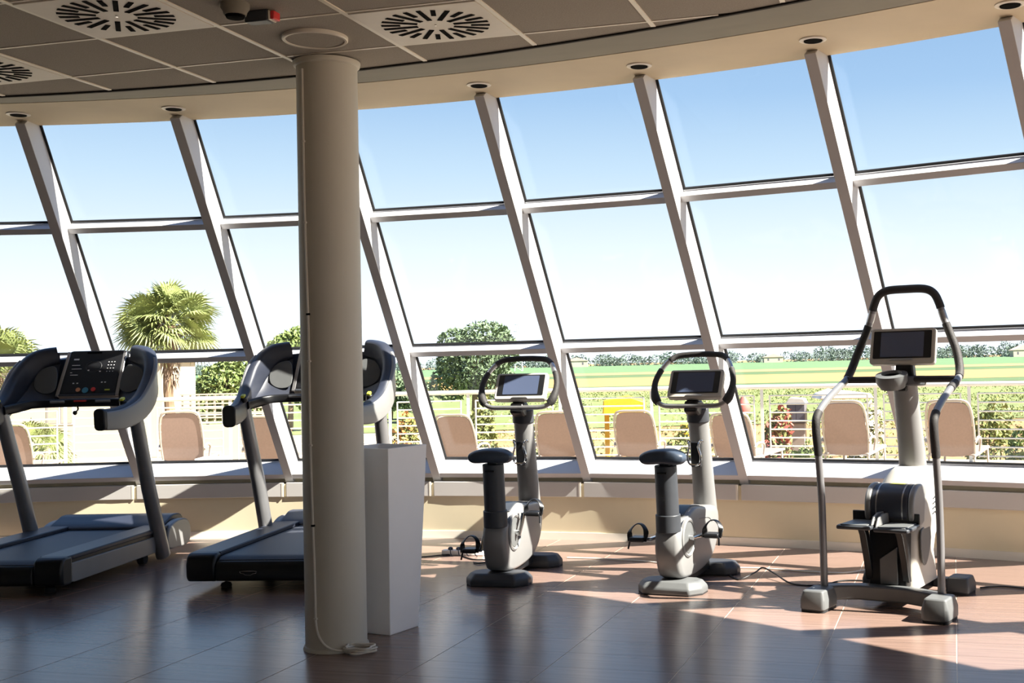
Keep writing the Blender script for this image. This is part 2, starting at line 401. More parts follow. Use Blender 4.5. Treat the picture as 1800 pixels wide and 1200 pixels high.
for i in range(-5, 10):
    for j in range(-5, 6):
        c = G0 + A1 * SA * (i + .5) + A2 * SB * (j + .5)
        if not in_view(c.x, c.y, .12) or c.y < 3.6 or (i, j) in VENTS: continue
        p = ceil_poly(i, j)
        if p: MB().prism(p, ZC + .004, ZC + .016, 'z').obj('tile', M_CTILE, ceiling, smooth=0)
def clip_bar(P, d, lo, hi):
    ok = [k for k in range(int(lo * 50), int(hi * 50)) if in_circle(P + d * (k / 50), RC - .02) and (P + d * (k / 50)).y > 3.2]
    return (min(ok) / 50, max(ok) / 50) if ok else None
for i in range(-5, 11):
    P = G0 + A1 * SA * i; r = clip_bar(P, A2, -4, 4)
    if r:
        X = Matrix(((A1.x, A2.x, 0, P.x), (A1.y, A2.y, 0, P.y), (0, 0, 1, 0), (0, 0, 0, 1)))
        MB().box(-.011, .011, r[0], r[1], ZC - .001, ZC + .02, X).obj('ceiling_bar', M_CBAR, ceiling, smooth=0)
for j in range(-5, 7):
    P = G0 + A2 * SB * j; r = clip_bar(P, A1, -5, 8)
    if r:
        X = Matrix(((A1.x, A2.x, 0, P.x), (A1.y, A2.y, 0, P.y), (0, 0, 1, 0), (0, 0, 0, 1)))
        MB().box(r[0], r[1], -.007, .007, ZC + .001, ZC + .018, X).obj('ceiling_bar', M_CBAR, ceiling, smooth=0)
# swirl diffusers
for (i, j), w in VENTS.items():
    c = G0 + A1 * SA * (i + .5) + A2 * SB * (j + .5)
    V = empty('air_diffuser', (c.x, c.y, ZC), -GA)
    tag(V, {'far': 'white square swirl air diffuser in the ceiling above the first treadmill, far from the pillar',
            'mid': 'white square swirl air diffuser in the ceiling just right of the pillar',
            'left': 'white square swirl air diffuser cut by the left edge of the photo'}[w], 'air diffuser', 'ceiling air diffusers')
    bm = bmesh.new()
    hx, hy = SA / 2 - .013, SB / 2 - .013
    # plate with radial slots: build as slot-free plate plus raised dark bars painted as the shade in the slots
    MB().box(-hx, hx, -hy, hy, -.004, .008).obj('face_plate', M_VENT, V, bevel=.002)
    for q in range(24):
        a = 2 * PI * q / 24 + .06; r0, r1 = (.085, .245) if q % 2 == 0 else (.160, .245)
        X = Matrix.Scale(hy / hx, 4, (0, 1, 0)) @ rot('Z', math.degrees(a))
        MB().box(r0, r1, -.011, .011, -.0065, 0, X).obj('slot', M_DARK, V, smooth=0)
    MB().cyl((0, 0, -.007), (0, 0, .0), .006, n=10).obj('centre_screw', M_CHROME, V)
    bm.free()
# round speaker, alarm devices
S = empty('ceiling_speaker', (-1.413, 5.46, ZC)); tag(S, 'round flush ceiling speaker with a pale rim above the pillar', 'speaker')
MB().lathe([(.150, .006), (.150, -.010), (.145, -.014), (.134, -.013), (.134, .004)], 40).obj('rim', M_VENT, S)
MB().lathe([(.133, -.002), (.133, -.009), (.06, -.011), (.005, -.011)], 40).obj('grille', M_CTILE, S)
D = empty('smoke_detector', (-1.61, 4.93, ZC)); tag(D, 'round smoke detector on the ceiling at the top edge of the photo', 'detector')
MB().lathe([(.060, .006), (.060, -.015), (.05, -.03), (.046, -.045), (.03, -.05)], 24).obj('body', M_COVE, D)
MB().lathe([(.042, -.044), (.036, -.058), (.01, -.060)], 20).obj('sensor_head', M_DARK, D)
D = empty('alarm_sounder', (-1.545, 5.05, ZC), R_(-14)); tag(D, 'small dark alarm box with a red lamp beside the smoke detector', 'alarm')
MB().box(-.055, .055, -.03, .03, -.045, .005).obj('housing', M_CHAR, D, bevel=.005)
MB().box(.057, .064, -.028, .028, -.042, -.002).obj('band', M_VENT, D, bevel=.001)
MB().box(.066, .085, -.026, .026, -.040, -.004).obj('red_lamp', M_RED, D, bevel=.004)
DL = ['recessed soffit downlight above the leftmost visible mullion', 'recessed soffit downlight midway between the left edge and the pillar', 'recessed soffit downlight behind the pillar top',
      'recessed soffit downlight first to the right of the pillar', 'recessed soffit downlight second to the right of the pillar', 'recessed soffit downlight third to the right of the pillar', 'recessed soffit downlight at the top right corner of the photo']
for i, lb in enumerate(DL):
    t = T0 + i * DT + .004
    p = pol(10.53, t, H3)
    L = empty('downlight', p, -t); tag(L, lb, 'downlight', 'downlights in the curved soffit')
    MB().lathe([(.052, .004), (.075, .002), (.075, -.006), (.056, -.010), (.050, -.004)], 28, cap=False).obj('rim', M_VENT, L)
    MB().lathe([(.050, .003), (.050, -.0118), (.002, -.0118)], 24).obj('opening_shade', M_DARK, L)  # flat dark disc stands for the shade inside the open downlight
# the closed rest of the round room, behind the camera
mb = MB(); ring(mb, [(RS1 - .02, 0), (RS1 + .25, 0), (RS1 + .25, H3 + .02), (RS1 - .02, H3 + .02)], TB, TA + 2 * PI, 100)
struct(mb.obj('wall_back', M_WHITEWALL, smooth=30), 'white curved wall closing the room behind the camera')
for nme, t in (('wall_left', TA), ('wall_right', TB)):
    tg = Vector((math.cos(t), -math.sin(t), 0)) * (.1 if nme == 'wall_right' else -.1)
    pts = [pol(R, t, z) for R, z in ((RS1 - .1, 0), (RW + .33, 0), (RW + .33, .6), (RS1 - .1, H3))]
    mb = MB(); mb.add([p[:] for p in pts] + [(p + tg)[:] for p in pts], [(0, 1, 2, 3), (7, 6, 5, 4), (0, 4, 5, 1), (1, 5, 6, 2), (2, 6, 7, 3), (3, 7, 4, 0)])
    struct(mb.obj(nme, M_WHITEWALL, smooth=0), 'white end wall where the glazing stops')

# ------------------------------------------------------------------ pillar with its cable
PX_, PY_, PR = -1.472, 5.905, .150
Pl = empty('pillar', (PX_, PY_, 0)); tag(Pl, 'thick round cream pillar with a thin cable clipped down its face', 'pillar')
MB().lathe([(PR, 0), (PR, ZC - .001)], 64).obj('shaft', M_PILLAR, Pl)
MB().lathe([(PR + .001, ZC - .030), (PR + .012, ZC - .024), (PR + .016, ZC - .006), (PR + .016, ZC - .002), (PR + .001, ZC - .002)], 48, cap=False).obj('top_collar', M_PILLAR, Pl)
MB().lathe([(PR + .001, .020), (PR + .006, .018), (PR + .010, .004), (PR + .010, .001), (PR + .001, .001)], 48, cap=False).obj('base_ring', M_PILLAR, Pl)
cab = empty('pillar_cable', (PX_, PY_, 0)); tag(cab, 'thin white cable clipped to the pillar ending in a coil on the floor', 'cable')
def pp(ang, z, r=PR + .006): return Vector((r * math.sin(R_(ang)), -r * math.cos(R_(ang)), z))
path = [pp(-24 - 4.2 * z + 1.0 * math.sin(z * 5), z) for z in [2.86 - .1 * k for k in range(28)]] + [pp(-20, .10), pp(-10, .055), pp(3, .030, PR + .012), pp(18, .018, PR + .018), pp(36, .014, PR + .03)]
for k in range(0, 46):
    a = k * 2 * PI / 14; rr = .055 + .010 * math.sin(k * 1.7)
    path.append(Vector((.150 + rr * 1.25 * math.cos(a + 2.5), -.150 + rr * .9 * math.sin(a + 2.5), .008 + k * .0007)))
MB().tube(smooth_path(path, 3), .0055, 6).obj('wire', M_CABLEW, cab)
for z, a in ((.17, -24), (.62, -26.6), (1.01, -29), (1.42, -29.2), (1.65, -30), (2.1, -33.7), (2.5, -34.7)):
    X = tr(*pp(a, z, PR + .006)) @ rot('Z', a)
    MB().box(-.009, .009, -.006, .006, -.005, .005, X).obj('clip', M_CABLEW if z != .62 and z != 1.65 else M_DARK, cab, bevel=.002)

# ------------------------------------------------------------------ tall white planter
Pn = empty('tall_planter', (-1.300, 6.278, 0), R_(-27.3)); tag(Pn, 'tall white tapered square planter standing behind the pillar', 'planter')
b0, t0_, hp = .120, .163, .965
vs = []
for (s, z) in ((b0, 0), (t0_, hp), (t0_ - .016, hp), (t0_ - .05, .45)):
    vs += [(-s, -s, z), (s, -s, z), (s, s, z), (-s, s, z)]
fs = [(3, 2, 1, 0)] + [(k * 4 + i, k * 4 + (i + 1) % 4, k * 4 + 4 + (i + 1) % 4, k * 4 + 4 + i) for k in range(3) for i in range(4)] + [(12, 13, 14, 15)]
MB().add(vs, fs).obj('pot', M_PLANTER, Pn, bevel=.004)
MB().box(-t0_ + .052, t0_ - .052, -t0_ + .052, t0_ - .052, .44, .56).obj('inner_liner', M_MID, Pn, bevel=.003)

# ------------------------------------------------------------------ treadmills
def make_treadmill(loc, rz, label):
    T = empty('treadmill', loc, rz); tag(T, label, 'treadmill', 'treadmills by the window')
    HW = .48
    # deck and belt
    MB().box(-.40, .40, .03, 1.45, .085, .19).obj('deck', M_BLACK, T, bevel=.01)
    b = MB(); sec = [(.02, .205), (1.42, .205), (1.42, .216), (.06, .216), (.0, .212), (-.03, .195), (-.04, .165), (-.035, .13), (-.02, .12), (-.02, .15), (-.012, .185)]
    b.prism(sec, -.285, .285, 'x').obj('belt', M_BELT, T, bevel=.003)
    # rear cover: rounded black end
    cov = [(-.068, .085), (-.055, .066), (.02, .066), (.02, .19), (-.045, .19), (-.062, .17), (-.070, .13)]
    rc = MB().prism(cov, -.29, .29, 'x').obj('rear_cover', M_BLACK, T, bevel=.006)
    for s in (-1, 1):
        ec = [(-.062, .09), (-.045, .062), (.06, .062), (.06, .238), (-.02, .240), (-.052, .222), (-.066, .17)]
        x0, x1 = sorted((s * .292, s * (HW + .004)))
        MB().prism(ec, x0, x1, 'x').obj('rear_corner', M_BLACK, T, bevel=.016, seg=3)
    # maker's winged oval badge
    bd = MB().sweep([(-.075 + .0 + x, -.0715, .118 + z) for x, z in ((-.055, .010), (-.035, .012), (0, .012), (.035, .012), (.055, .010), (.050, .0), (.028, -.004), (.018, -.012), (-.018, -.012), (-.028, -.004), (-.050, 0))], circ(.003, .003, 6), closed=True)
    bd.obj('badge', M_CHROME, rc)
    for s in (-1, 1):
        # side foot rail, dark seam, silver side panel
        x0, x1 = sorted((s * .290, s * HW))
        MB().prism([(.02, .212), (1.46, .212), (1.46, .236), (1.40, .246), (.02, .240)], x0, x1, 'x').obj('foot_rail', M_NAVY, T, bevel=.007)
        x0, x1 = sorted((s * .41, s * (HW - .012)))
        MB().prism([(.06, .19), (1.44, .19), (1.44, .211), (.06, .211)], x0, x1, 'x').obj('rail_seam', M_BLACK, T)
        x0, x1 = sorted((s * .41, s * (HW - .002)))
        MB().prism([(.062, .072), (.10, .066), (1.20, .070), (1.20, .188), (.062, .190)], x0, x1, 'x').obj('side_panel', M_SILVER, T, bevel=.005)
        for yy in (.08, .62, 1.12):
            MB().cyl((s * (HW - .004), yy, .225), (s * (HW + .001), yy, .225), .004, n=8).obj('screw', M_CHROME, T)
        # upright: oval tube
        MB().sweep([(s * .485, 1.30, .035), (s * .478, 1.10, .55), (s * .490, .885, 1.115)], circ(.062, .048, 20), scales=[1, .98, .92], up=(0, 1, 0)).obj('upright', M_TUBE, T)
        # adjustable foot and wheel
        f = MB(); f.cyl((s * .30, .12, .028), (s * .30, .12, .09), .010, n=10); f.lathe([(.033, 0.001), (.036, .012), (.030, .026), (.012, .032)], 18, tr(s * .30, .12, 0)); f.obj('foot', M_RUBBER, T)
        MB().cyl((s * .39, 1.12, .041), (s * .44, 1.12, .041), .040, n=18).obj('wheel', M_RUBBER, T, bevel=.004)
        MB().prism([(1.02, .07), (1.20, .07), (1.16, .035), (1.08, .035)], *sorted((s * .36, s * .385)), 'x').obj('wheel_bracket', M_BLACK, T, bevel=.003)
    # motor hood with the pale flank
    hood = smooth2([(1.38, .232), (1.50, .285), (1.58, .305), (1.70, .29), (1.76, .20), (1.74, .08), (1.60, .06), (1.42, .07), (1.40, .15)], 4)
    MB().prism(hood, -.44, .44, 'x').obj('motor_hood', M_NAVY, T, bevel=.02, seg=3)
    for s in (-1, 1):
        x0, x1 = sorted((s * .443, s * .500))
        MB().prism(smooth2([(1.34, .12), (1.38, .225), (1.52, .270), (1.68, .255), (1.74, .17), (1.70, .07), (1.50, .06), (1.38, .07)], 4), x0, x1, 'x').obj('hood_flank', M_SILVER, T, bevel=.012, seg=3)
    # arms: dark sculpted inner body with pale outer shell, black end cap
    for s in (-1, 1):
        ap = smooth_path([(s * .440, .53, 1.075), (s * .475, .72, 1.085), (s * .500, .92, 1.15), (s * .505, 1.06, 1.27), (s * .480, 1.15, 1.39), (s * .415, 1.23, 1.49), (s * .30, 1.30, 1.525)], 5)
        n = len(ap); sc_ = [(1.0 + .25 * math.sin(PI * i / (n - 1)), 1.0 + .5 * i / (n - 1)) for i in range(n)]
        a = MB().sweep(ap, rrect(.066, .034, .026), scales=sc_, up=(0, 0, 1)).obj('arm', M_NAVY, T)
        k = int(n * .80)
        sh = [p + Vector((s * (.024 + .01 * math.sin(PI * i / n)), -.004, -.012)) for i, p in enumerate(ap[:k])]
        MB().sweep(sh, rrect(.062, .016, .012), scales=[(1.0 + .30 * math.sin(PI * i / n), 1) for i in range(k)], up=(0, 0, 1)).obj('arm_shell', M_SILVER, a)
        MB().sweep([(s * .433, .498, 1.073), (s * .441, .535, 1.075)], rrect(.074, .044, .030), up=(0, 0, 1)).obj('end_cap', M_BLACK, a, bevel=.008)
        X = tr(s * .452, .80, 1.165) @ rot('X', 25)
        sw = MB().cyl((0, 0, 0), (0, 0, .035), .026, .022, n=16, X=X).obj('switch_base', M_BLACK, a, bevel=.004)
        MB().box(-.014, .014, -.018, .018, .034, .052, X).obj('switch', M_YELLOW, sw, bevel=.005)
        web = MB(); i0 = int(n * .30); lo0, lo1 = Vector((s * .468, .82, 1.10)), Vector((s * .232, 1.155, 1.205)); vs = []
        for i in range(i0, n):
            f = (i - i0) / (n - 1 - i0); lo = lo0.lerp(lo1, f) + Vector((s * .03 * math.sin(PI * f), .03 * math.sin(PI * f), -.02 * math.sin(PI * f)))
            hi = ap[i] + Vector((-s * .01, 0, .02)); md = hi.lerp(lo, .5) + Vector((s * .02, .06, 0)) * math.sin(PI * f)
            vs += [hi, hi.lerp(md, .5) + Vector((0, .02 * f, 0)), md, md.lerp(lo, .5), lo]
        m = n - i0; back = [v + Vector((s * .012, .022, 0)) for v in vs]; N5 = len(vs)
        fs = [(5 * a + b, 5 * a + b + 1, 5 * a + b + 6, 5 * a + b + 5) for a in range(m - 1) for b in range(4)]
        fs += [tuple(N5 + q for q in f[::-1]) for f in fs]
        for b in range(4): fs += [(b, b + 1, N5 + b + 1, N5 + b), (5 * (m - 1) + b, 5 * (m - 1) + b + 1, N5 + 5 * (m - 1) + b + 1, N5 + 5 * (m - 1) + b)]
        for g in range(m - 1): fs += [(5 * g, 5 * g + 5, N5 + 5 * g + 5, N5 + 5 * g), (5 * g + 4, 5 * g + 9, N5 + 5 * g + 9, N5 + 5 * g + 4)]
        web.add([v[:] for v in vs + back], fs).obj('arm_web', M_NAVY, a, smooth=50)
    # dash behind the console, storage wells
    for s in (-1, 1):
        d = [(.20, 1.185), (.34, 1.19), (.43, 1.22), (.475, 1.30), (.455, 1.40), (.40, 1.47), (.30, 1.52), (.20, 1.53)]
        X = tr(0, 1.21, 0) @ tr(0, 0, 1.19) @ rot('X', -20) @ tr(0, 0, -1.19)
        MB().prism([(s * u, v) for u, v in d], 0, .035, 'y', X).obj('dash_wing', M_NAVY, T, bevel=.008)
        MB().prism(smooth2([(s * .25, 1.27), (s * .33, 1.25), (s * .40, 1.29), (s * .415, 1.37), (s * .37, 1.44), (s * .28, 1.46), (s * .245, 1.38)], 4), -.006, .002, 'y', tr(0, -.085, 0) @ X).obj('storage_well', M_MID, T, bevel=.003)
    # console panel
    X = tr(0, 1.17, 1.215) @ rot('X', -27)
    con = MB().prism([(-.235, 0), (.235, 0), (.222, .36), (.19, .372), (-.19, .372), (-.222, .36)], -.028, .03, 'y', X).obj('console', M_BLACK, T, bevel=.008)
    for s in (-1, 1):
        MB().prism([(s * .240, -.004), (s * .214, -.004), (s * .202, .358), (s * .226, .362)], -.034, -.020, 'y', X).obj('side_trim', M_SILVERM, con, bevel=.003)
    MB().prism([(-.214, -.006), (.214, -.006), (.213, .012), (-.213, .012)], -.036, -.024, 'y', X).obj('bottom_trim', M_CHAR, con, bevel=.003)
    MB().prism([(-.204, .02), (.204, .02), (.196, .335), (-.196, .335)], -.031, -.027, 'y', X).obj('display_face', M_BLACK, con)
    MB().prism([(-.075, .345), (.035, .345), (.035, .356), (-.075, .356)], -.031, -.027, 'y', X).obj('top_slot', M_DARK, con)
    def dot(x, z, r, m, nm): MB().cyl((x, -.031, z), (x, -.037, z), r, n=14, X=X).obj(nm, m, con)
    dot(-.075, .045, .017, M_ORANGE, 'button'); dot(-.020, .040, .023, M_TEAL, 'button'); dot(.040, .046, .017, M_RED, 'button')
    def dash(x0, x1, z0, z1, nm='printed_mark'): MB().box(x0, x1, -.033, -.0305, z0, z1, X).obj(nm, M_WHITE, con, smooth=0)
    MB().box(.125, .165, -.034, -.030, .036, .048, X).obj('button', M_YELLOW, con, bevel=.003)
    for q, z in enumerate((.29, .245, .215, .185, .165)): dash(-.165 - .004 * (q % 2), -.125 + .018 * (q % 3) - .03 * (q == 3), z, z + (.012 if q == 0 else .004))
    for r in range(4):
        for c_ in range(3): dash(.105 + c_ * .022, .112 + c_ * .022, .19 + r * .026, .195 + r * .026)
    for x, z in ((.085, .10), (.11, .10), (-.13, .095), (-.10, .095), (.05, .19), (-.04, .20)): dash(x, x + .012, z, z + .008)
    ringp = [(.06 * math.cos(a) - .0, .235 + .045 * math.sin(a)) for a in [2 * PI * i / 28 for i in range(28)]]
    MB().tube([(u, -.0315, v) for u, v in ringp], .0009, 4, True, X=X).obj('track_ring', M_MID, con)
    # grab bar in front of the console, sensors, stop cord
    gb = MB().sweep(smooth_path([(-.46, .86, 1.14), (-.40, 1.00, 1.165), (-.30, 1.07, 1.175), (0, 1.08, 1.178), (.30, 1.07, 1.175), (.40, 1.00, 1.165), (.46, .86, 1.14)], 5), rrect(.030, .022, .014), up=(0, 0, 1)).obj('grab_bar', M_BLACK, T)
    for s in (-1, 1): MB().box(s * .17 - .055, s * .17 + .055, 1.043, 1.06, 1.178, 1.196).obj('pulse_sensor', M_SILVERM, gb, bevel=.004)
    MB().box(-.045, .045, 1.044, 1.058, 1.184, 1.197).obj('red_label', M_RED, gb, bevel=.002)
    st = MB(); st.tube(smooth_path([(-.02, 1.05, 1.155), (-.01, 1.04, 1.13), (-.025, 1.035, 1.115)], 4), .006, 6); st.lathe([(.004, -.02), (.014, -.012), (.016, 0), (.008, .012)], 12, tr(-.03, 1.035, 1.11)); st.obj('stop_cord', M_BLACK, gb)
    return T
make_treadmill((-4.02, 7.48, 0), R_(-4), 'treadmill at the left edge with its whole black console in view')
make_treadmill((-2.31, 7.47, 0), R_(-5), 'treadmill half hidden behind the cream pillar')

# ------------------------------------------------------------------ upright exercise bikes
def stabiliser(o, nm, y, hw, hd, h, m, chf=.06):
    base = [(-hw, y - hd * .35), (-hw + chf, y - hd), (hw - chf, y - hd), (hw, y - hd * .35), (hw, y + hd * .5), (hw - chf, y + hd), (-hw + chf, y + hd), (-hw, y + hd * .5)]
    top = [(x * .86, y + (v - y) * .72) for x, v in base]
    n = 8; mb = MB(); vs = [(u, v, .004) for u, v in base] + [(u, v, h * .52) for u, v in base] + [(u, v, h) for u, v in top]
    fs = [tuple(range(n))[::-1], tuple(range(2 * n, 3 * n))] + [(k * n + i, k * n + (i + 1) % n, (k + 1) * n + (i + 1) % n, (k + 1) * n + i) for k in range(2) for i in range(n)]
    ob = mb.add(vs, fs).obj(nm, m, o, bevel=.010, seg=3)
    mb = MB(); mb.prism([(u * .985, y + (v - y) * .97) for u, v in base], .0005, .012, 'z'); mb.obj('rubber_sole', M_RUBBER, ob)
    return ob
def make_bike(loc, rz, label, crank_deg):
    B = empty('exercise_bike', loc, rz); tag(B, label, 'exercise bike', 'upright exercise bikes')
    stabiliser(B, 'rear_stabiliser', 0.0, .205, .125, .078, M_MID if crank_deg == 0 else M_CHAR)  # rear stabiliser coloured darker on the shaded bike, lighter on the sunlit one
    fs_ = stabiliser(B, 'front_stabiliser', .66, .215, .10, .085, M_CHAR)
    for q in range(3): MB().box(-.12 + q * .035, -.10 + q * .035, .548, .552, .035, .055).obj('printed_mark', M_WHITE, fs_)
    MB().box(-.05, .05, .10, .58, .035, .10).obj('base_beam', M_BLACK, B, bevel=.01)
    # flywheel shell, a flattened drum seen from behind
    prof = smooth2([(-.035, .10), (-.085, .20), (-.098, .29), (-.07, .375), (.03, .40), (.12, .452), (.25, .482), (.42, .462), (.58, .452), (.70, .42), (.725, .33), (.69, .23), (.59, .14), (.42, .088), (.22, .072), (.06, .075)], 4)
    n = len(prof); cy = sum(p[0] for p in prof) / n; cz = sum(p[1] for p in prof) / n
    mb = MB(); vs = []
    lay = [(-.078, .90), (-.072, .965), (-.05, 1.0), (.05, 1.0), (.072, .965), (.078, .90)]
    for x, k in lay: vs += [(x, cy + (u - cy) * k, cz + (v - cz) * k) for u, v in prof]
    fs = [tuple(range(n))[::-1], tuple(range(5 * n, 6 * n))] + [(a * n + i, a * n + (i + 1) % n, (a + 1) * n + (i + 1) % n, (a + 1) * n + i) for a in range(5) for i in range(n)]
    shell = mb.add(vs, fs).obj('flywheel_shell', M_SILVER, B, smooth=50)
    MB().prism(smooth2([(.10, .452), (.24, .487), (.40, .470), (.42, .455), (.25, .468), (.12, .440)], 3), -.046, .046, 'x').obj('top_inset', M_CHAR, shell, bevel=.003)
    CY_, CZ_ = .085, .315
    for s in (-1, 1):
        X = tr(s * .078, CY_, CZ_) @ rot('Y', 90 * s)
        MB().lathe([(.118, -.01), (.118, .006), (.108, .012), (.098, .008), (.096, .002), (.0, .002)], 36, X, cap=False).obj('crank_ring', M_SILVER, shell)
        MB().lathe([(.092, .001), (.092, .006), (.03, .010), (.002, .010)], 30, X, cap=False).obj('crank_disc', M_MID, shell)
        MB().tube(smooth_path([(s * .0795, .30, .40), (s * .0795, .48, .385), (s * .0795, .55, .35)], 4), .0022, 5).obj('shell_seam', M_MID, shell)
    ax = MB().cyl((-.115, CY_, CZ_), (.115, CY_, CZ_), .016, n=14).obj('crank_axle', M_CHROME, B)
    for s in (-1, 1):
        a = R_(crank_deg + (0 if s > 0 else 180)); ln = .125
        e = Vector((s * .122, CY_ + ln * math.cos(a), CZ_ + ln * math.sin(a)))
        q = MB().sweep([(s * .108, CY_ - .02 * math.cos(a), CZ_ - .02 * math.sin(a)), (s * .118, CY_ + ln * .5 * math.cos(a), CZ_ + ln * .5 * math.sin(a)), e[:]], rrect(.015, .010, .006), up=(1, 0, 0)).obj('crank_arm', M_CHROME, B)
        MB().cyl(e, e + Vector((s * .03, 0, 0)), .010, n=10).obj('pedal_spindle', M_CHROME, q)
        px = s * .195
        pd = MB(); pd.prism([(-.045, -.014), (.045, -.014), (.050, 0), (.045, .014), (-.045, .014), (-.050, 0)], -.045, .045, 'x', tr(px, e.y, e.z)); pd.obj('pedal', M_BLACK, B, bevel=.005)
        strap = smooth_path([(px + s * .046, e.y - .02, e.z - .012), (px + s * .052, e.y - .005, e.z + .045), (px + s * .02, e.y + .012, e.z + .085), (px - s * .02, e.y + .012, e.z + .085), (px - s * .050, e.y - .002, e.z + .045), (px - s * .046, e.y - .02, e.z - .012)], 5)
        MB().sweep(strap, rrect(.003, .016, .0028), up=(0, 0, 1)).obj('pedal_strap', M_BLACK, B)
        MB().tube([(px + s * .045, e.y - .03, e.z - .01), (px + s * .05, e.y - .045, e.z - .055)], .006, 6).obj('strap_tail', M_BLACK, B)
    # seat post and saddle
    MB().sweep([(0, -.042, .365), (0, -.048, .47)], circ(.070, .076, 24), up=(0, 1, 0)).obj('post_collar', M_CHAR, B, bevel=.004)
    MB().sweep([(0, -.046, .44), (0, -.070, .762)], circ(.062, .068, 24), up=(0, 1, 0)).obj('seat_post', M_CHAR, B, bevel=.004)
    MB().tube([(-.03, -.135, .72), (.03, -.135, .72)], .006, 6).obj('post_grip', M_BLACK, B)
    MB().box(-.03, .03, -.10, -.01, .755, .795).obj('saddle_clamp', M_BLACK, B, bevel=.006)
    rings = [(-.175, .095, .798, .846), (-.160, .145, .778, .860), (-.11, .152, .776, .866), (-.04, .130, .780, .864), (.03, .075, .788, .858), (.09, .045, .798, .852), (.125, .022, .806, .842)]
    mb = MB(); vs = []; m = 16
    for y, w, z0, z1 in rings:
        for i in range(m):
            a = 2 * PI * i / m; cx = math.cos(a); sx = math.sin(a)
            zz = (z0 + z1) / 2 + (z1 - z0) / 2 * (sx if sx > 0 else sx * (1.0 + .6 * abs(cx)))
            vs.append((w * math.copysign(abs(cx) ** .7, cx), y, zz - .010 * abs(cx)))
    fs = [(j * m + i, j * m + (i + 1) % m, (j + 1) * m + (i + 1) % m, (j + 1) * m + i) for j in range(len(rings) - 1) for i in range(m)] + [tuple(range(m))[::-1], tuple(range((len(rings) - 1) * m, len(rings) * m))]
    mb.add(vs, fs).obj('saddle', M_SADDLE, B, sub=1, smooth=60)
    # handlebar column
    col = MB().sweep([(0, .665, .40), (0, .632, .60), (0, .590, .85), (0, .552, 1.055)], circ(.058, .072, 28), scales=[1.08, 1.0, .96, .94], up=(0, 1, 0)).obj('column', M_SILVER, B)
    MB().sweep([(0, .562, .985), (0, .548, 1.075)], circ(.060, .074, 24), up=(0, 1, 0)).obj('column_cap', M_CHAR, col, bevel=.006)
    h = MB(); h.tube(smooth_path([(-.045, .505, .86), (-.045, .47, .87), (-.03, .455, .83), (-.045, .46, .77), (-.03, .465, .72), (.03, .465, .72), (.045, .46, .77), (.03, .455, .83), (.045, .47, .87), (.045, .505, .86)], 3), .007, 8)
    bh = h.obj('bottle_holder', M_CHROME, B); MB().box(-.032, .032, .485, .525, .70, .86).obj('holder_back', M_BLACK, bh, bevel=.006)
    MB().prism([(.40, 1.06), (.46, 1.03), (.54, 1.03), (.58, 1.09), (.52, 1.125), (.42, 1.125)], -.045, .045, 'x').obj('stem', M_BLACK, B, bevel=.012)
    hr = smooth_path([(-.19, .425, 1.098), (-.09, .42, 1.092), (0, .42, 1.092), (.09, .42, 1.092), (.19, .425, 1.098), (.245, .44, 1.145), (.262, .49, 1.245), (.225, .56, 1.345), (.165, .615, 1.405), (.08, .628, 1.418), (0, .63, 1.42), (-.08, .628, 1.418), (-.165, .615, 1.405), (-.225, .56, 1.345), (-.262, .49, 1.245), (-.245, .44, 1.145)], 4, True)
    MB().tube(hr, .0155, 12, True).obj('handlebar', M_SILVERM, B)
    def part(i0, i1, r, nm, m, sc_=None):
        p = [hr[k % len(hr)] for k in range(i0, i1 + 1)]
        MB().tube(p, r, 12, scales=sc_).obj(nm, m, B)
    N = len(hr)
    part(30, 50, .0195, 'top_grip', M_GRIP)
    for a, b_ in ((18, 27), (53, 62)):
        k = b_ - a; sw = [1 + .5 * math.exp(-((i - (k * .2 if a == 18 else k * .8)) / 2.2) ** 2) for i in range(k + 1)]
        part(a, b_, .0195, 'side_grip', M_GRIP, sw)
    # console
    X = tr(.02, .425, 1.135) @ rot('X', -30)
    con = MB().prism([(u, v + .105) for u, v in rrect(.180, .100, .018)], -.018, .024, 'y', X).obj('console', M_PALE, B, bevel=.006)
    MB().prism([(u, v + .112) for u, v in rrect(.160, .078, .006)], -.0205, -.017, 'y', X).obj('bezel', M_BLACK, con)
    MB().prism([(u, v + .112) for u, v in rrect(.122, .070, .004)], -.0218, -.0195, 'y', X).obj('screen', M_SCREEN, con)
    MB().prism([(-.06, .012), (.06, .012), (.045, .024), (-.045, .024)], -.024, -.017, 'y', X).obj('key_strip', M_SILVERM, con, bevel=.003)
    MB().prism([(u, v + .105) for u, v in rrect(.165, .088, .02)], .024, .055, 'y', X).obj('console_back', M_BLACK, con, bevel=.012)
    MB().box(-.04, .04, .45, .53, 1.10, 1.22).obj('console_neck', M_BLACK, B, bevel=.01)
    return B
make_bike((-.834, 7.49, 0), R_(-13), 'upright exercise bike beside the white planter, its right pedal raised', 62)
make_bike((.245, 7.10, 0), R_(-22), 'upright exercise bike nearest the stepper, standing in full sunlight', 0)

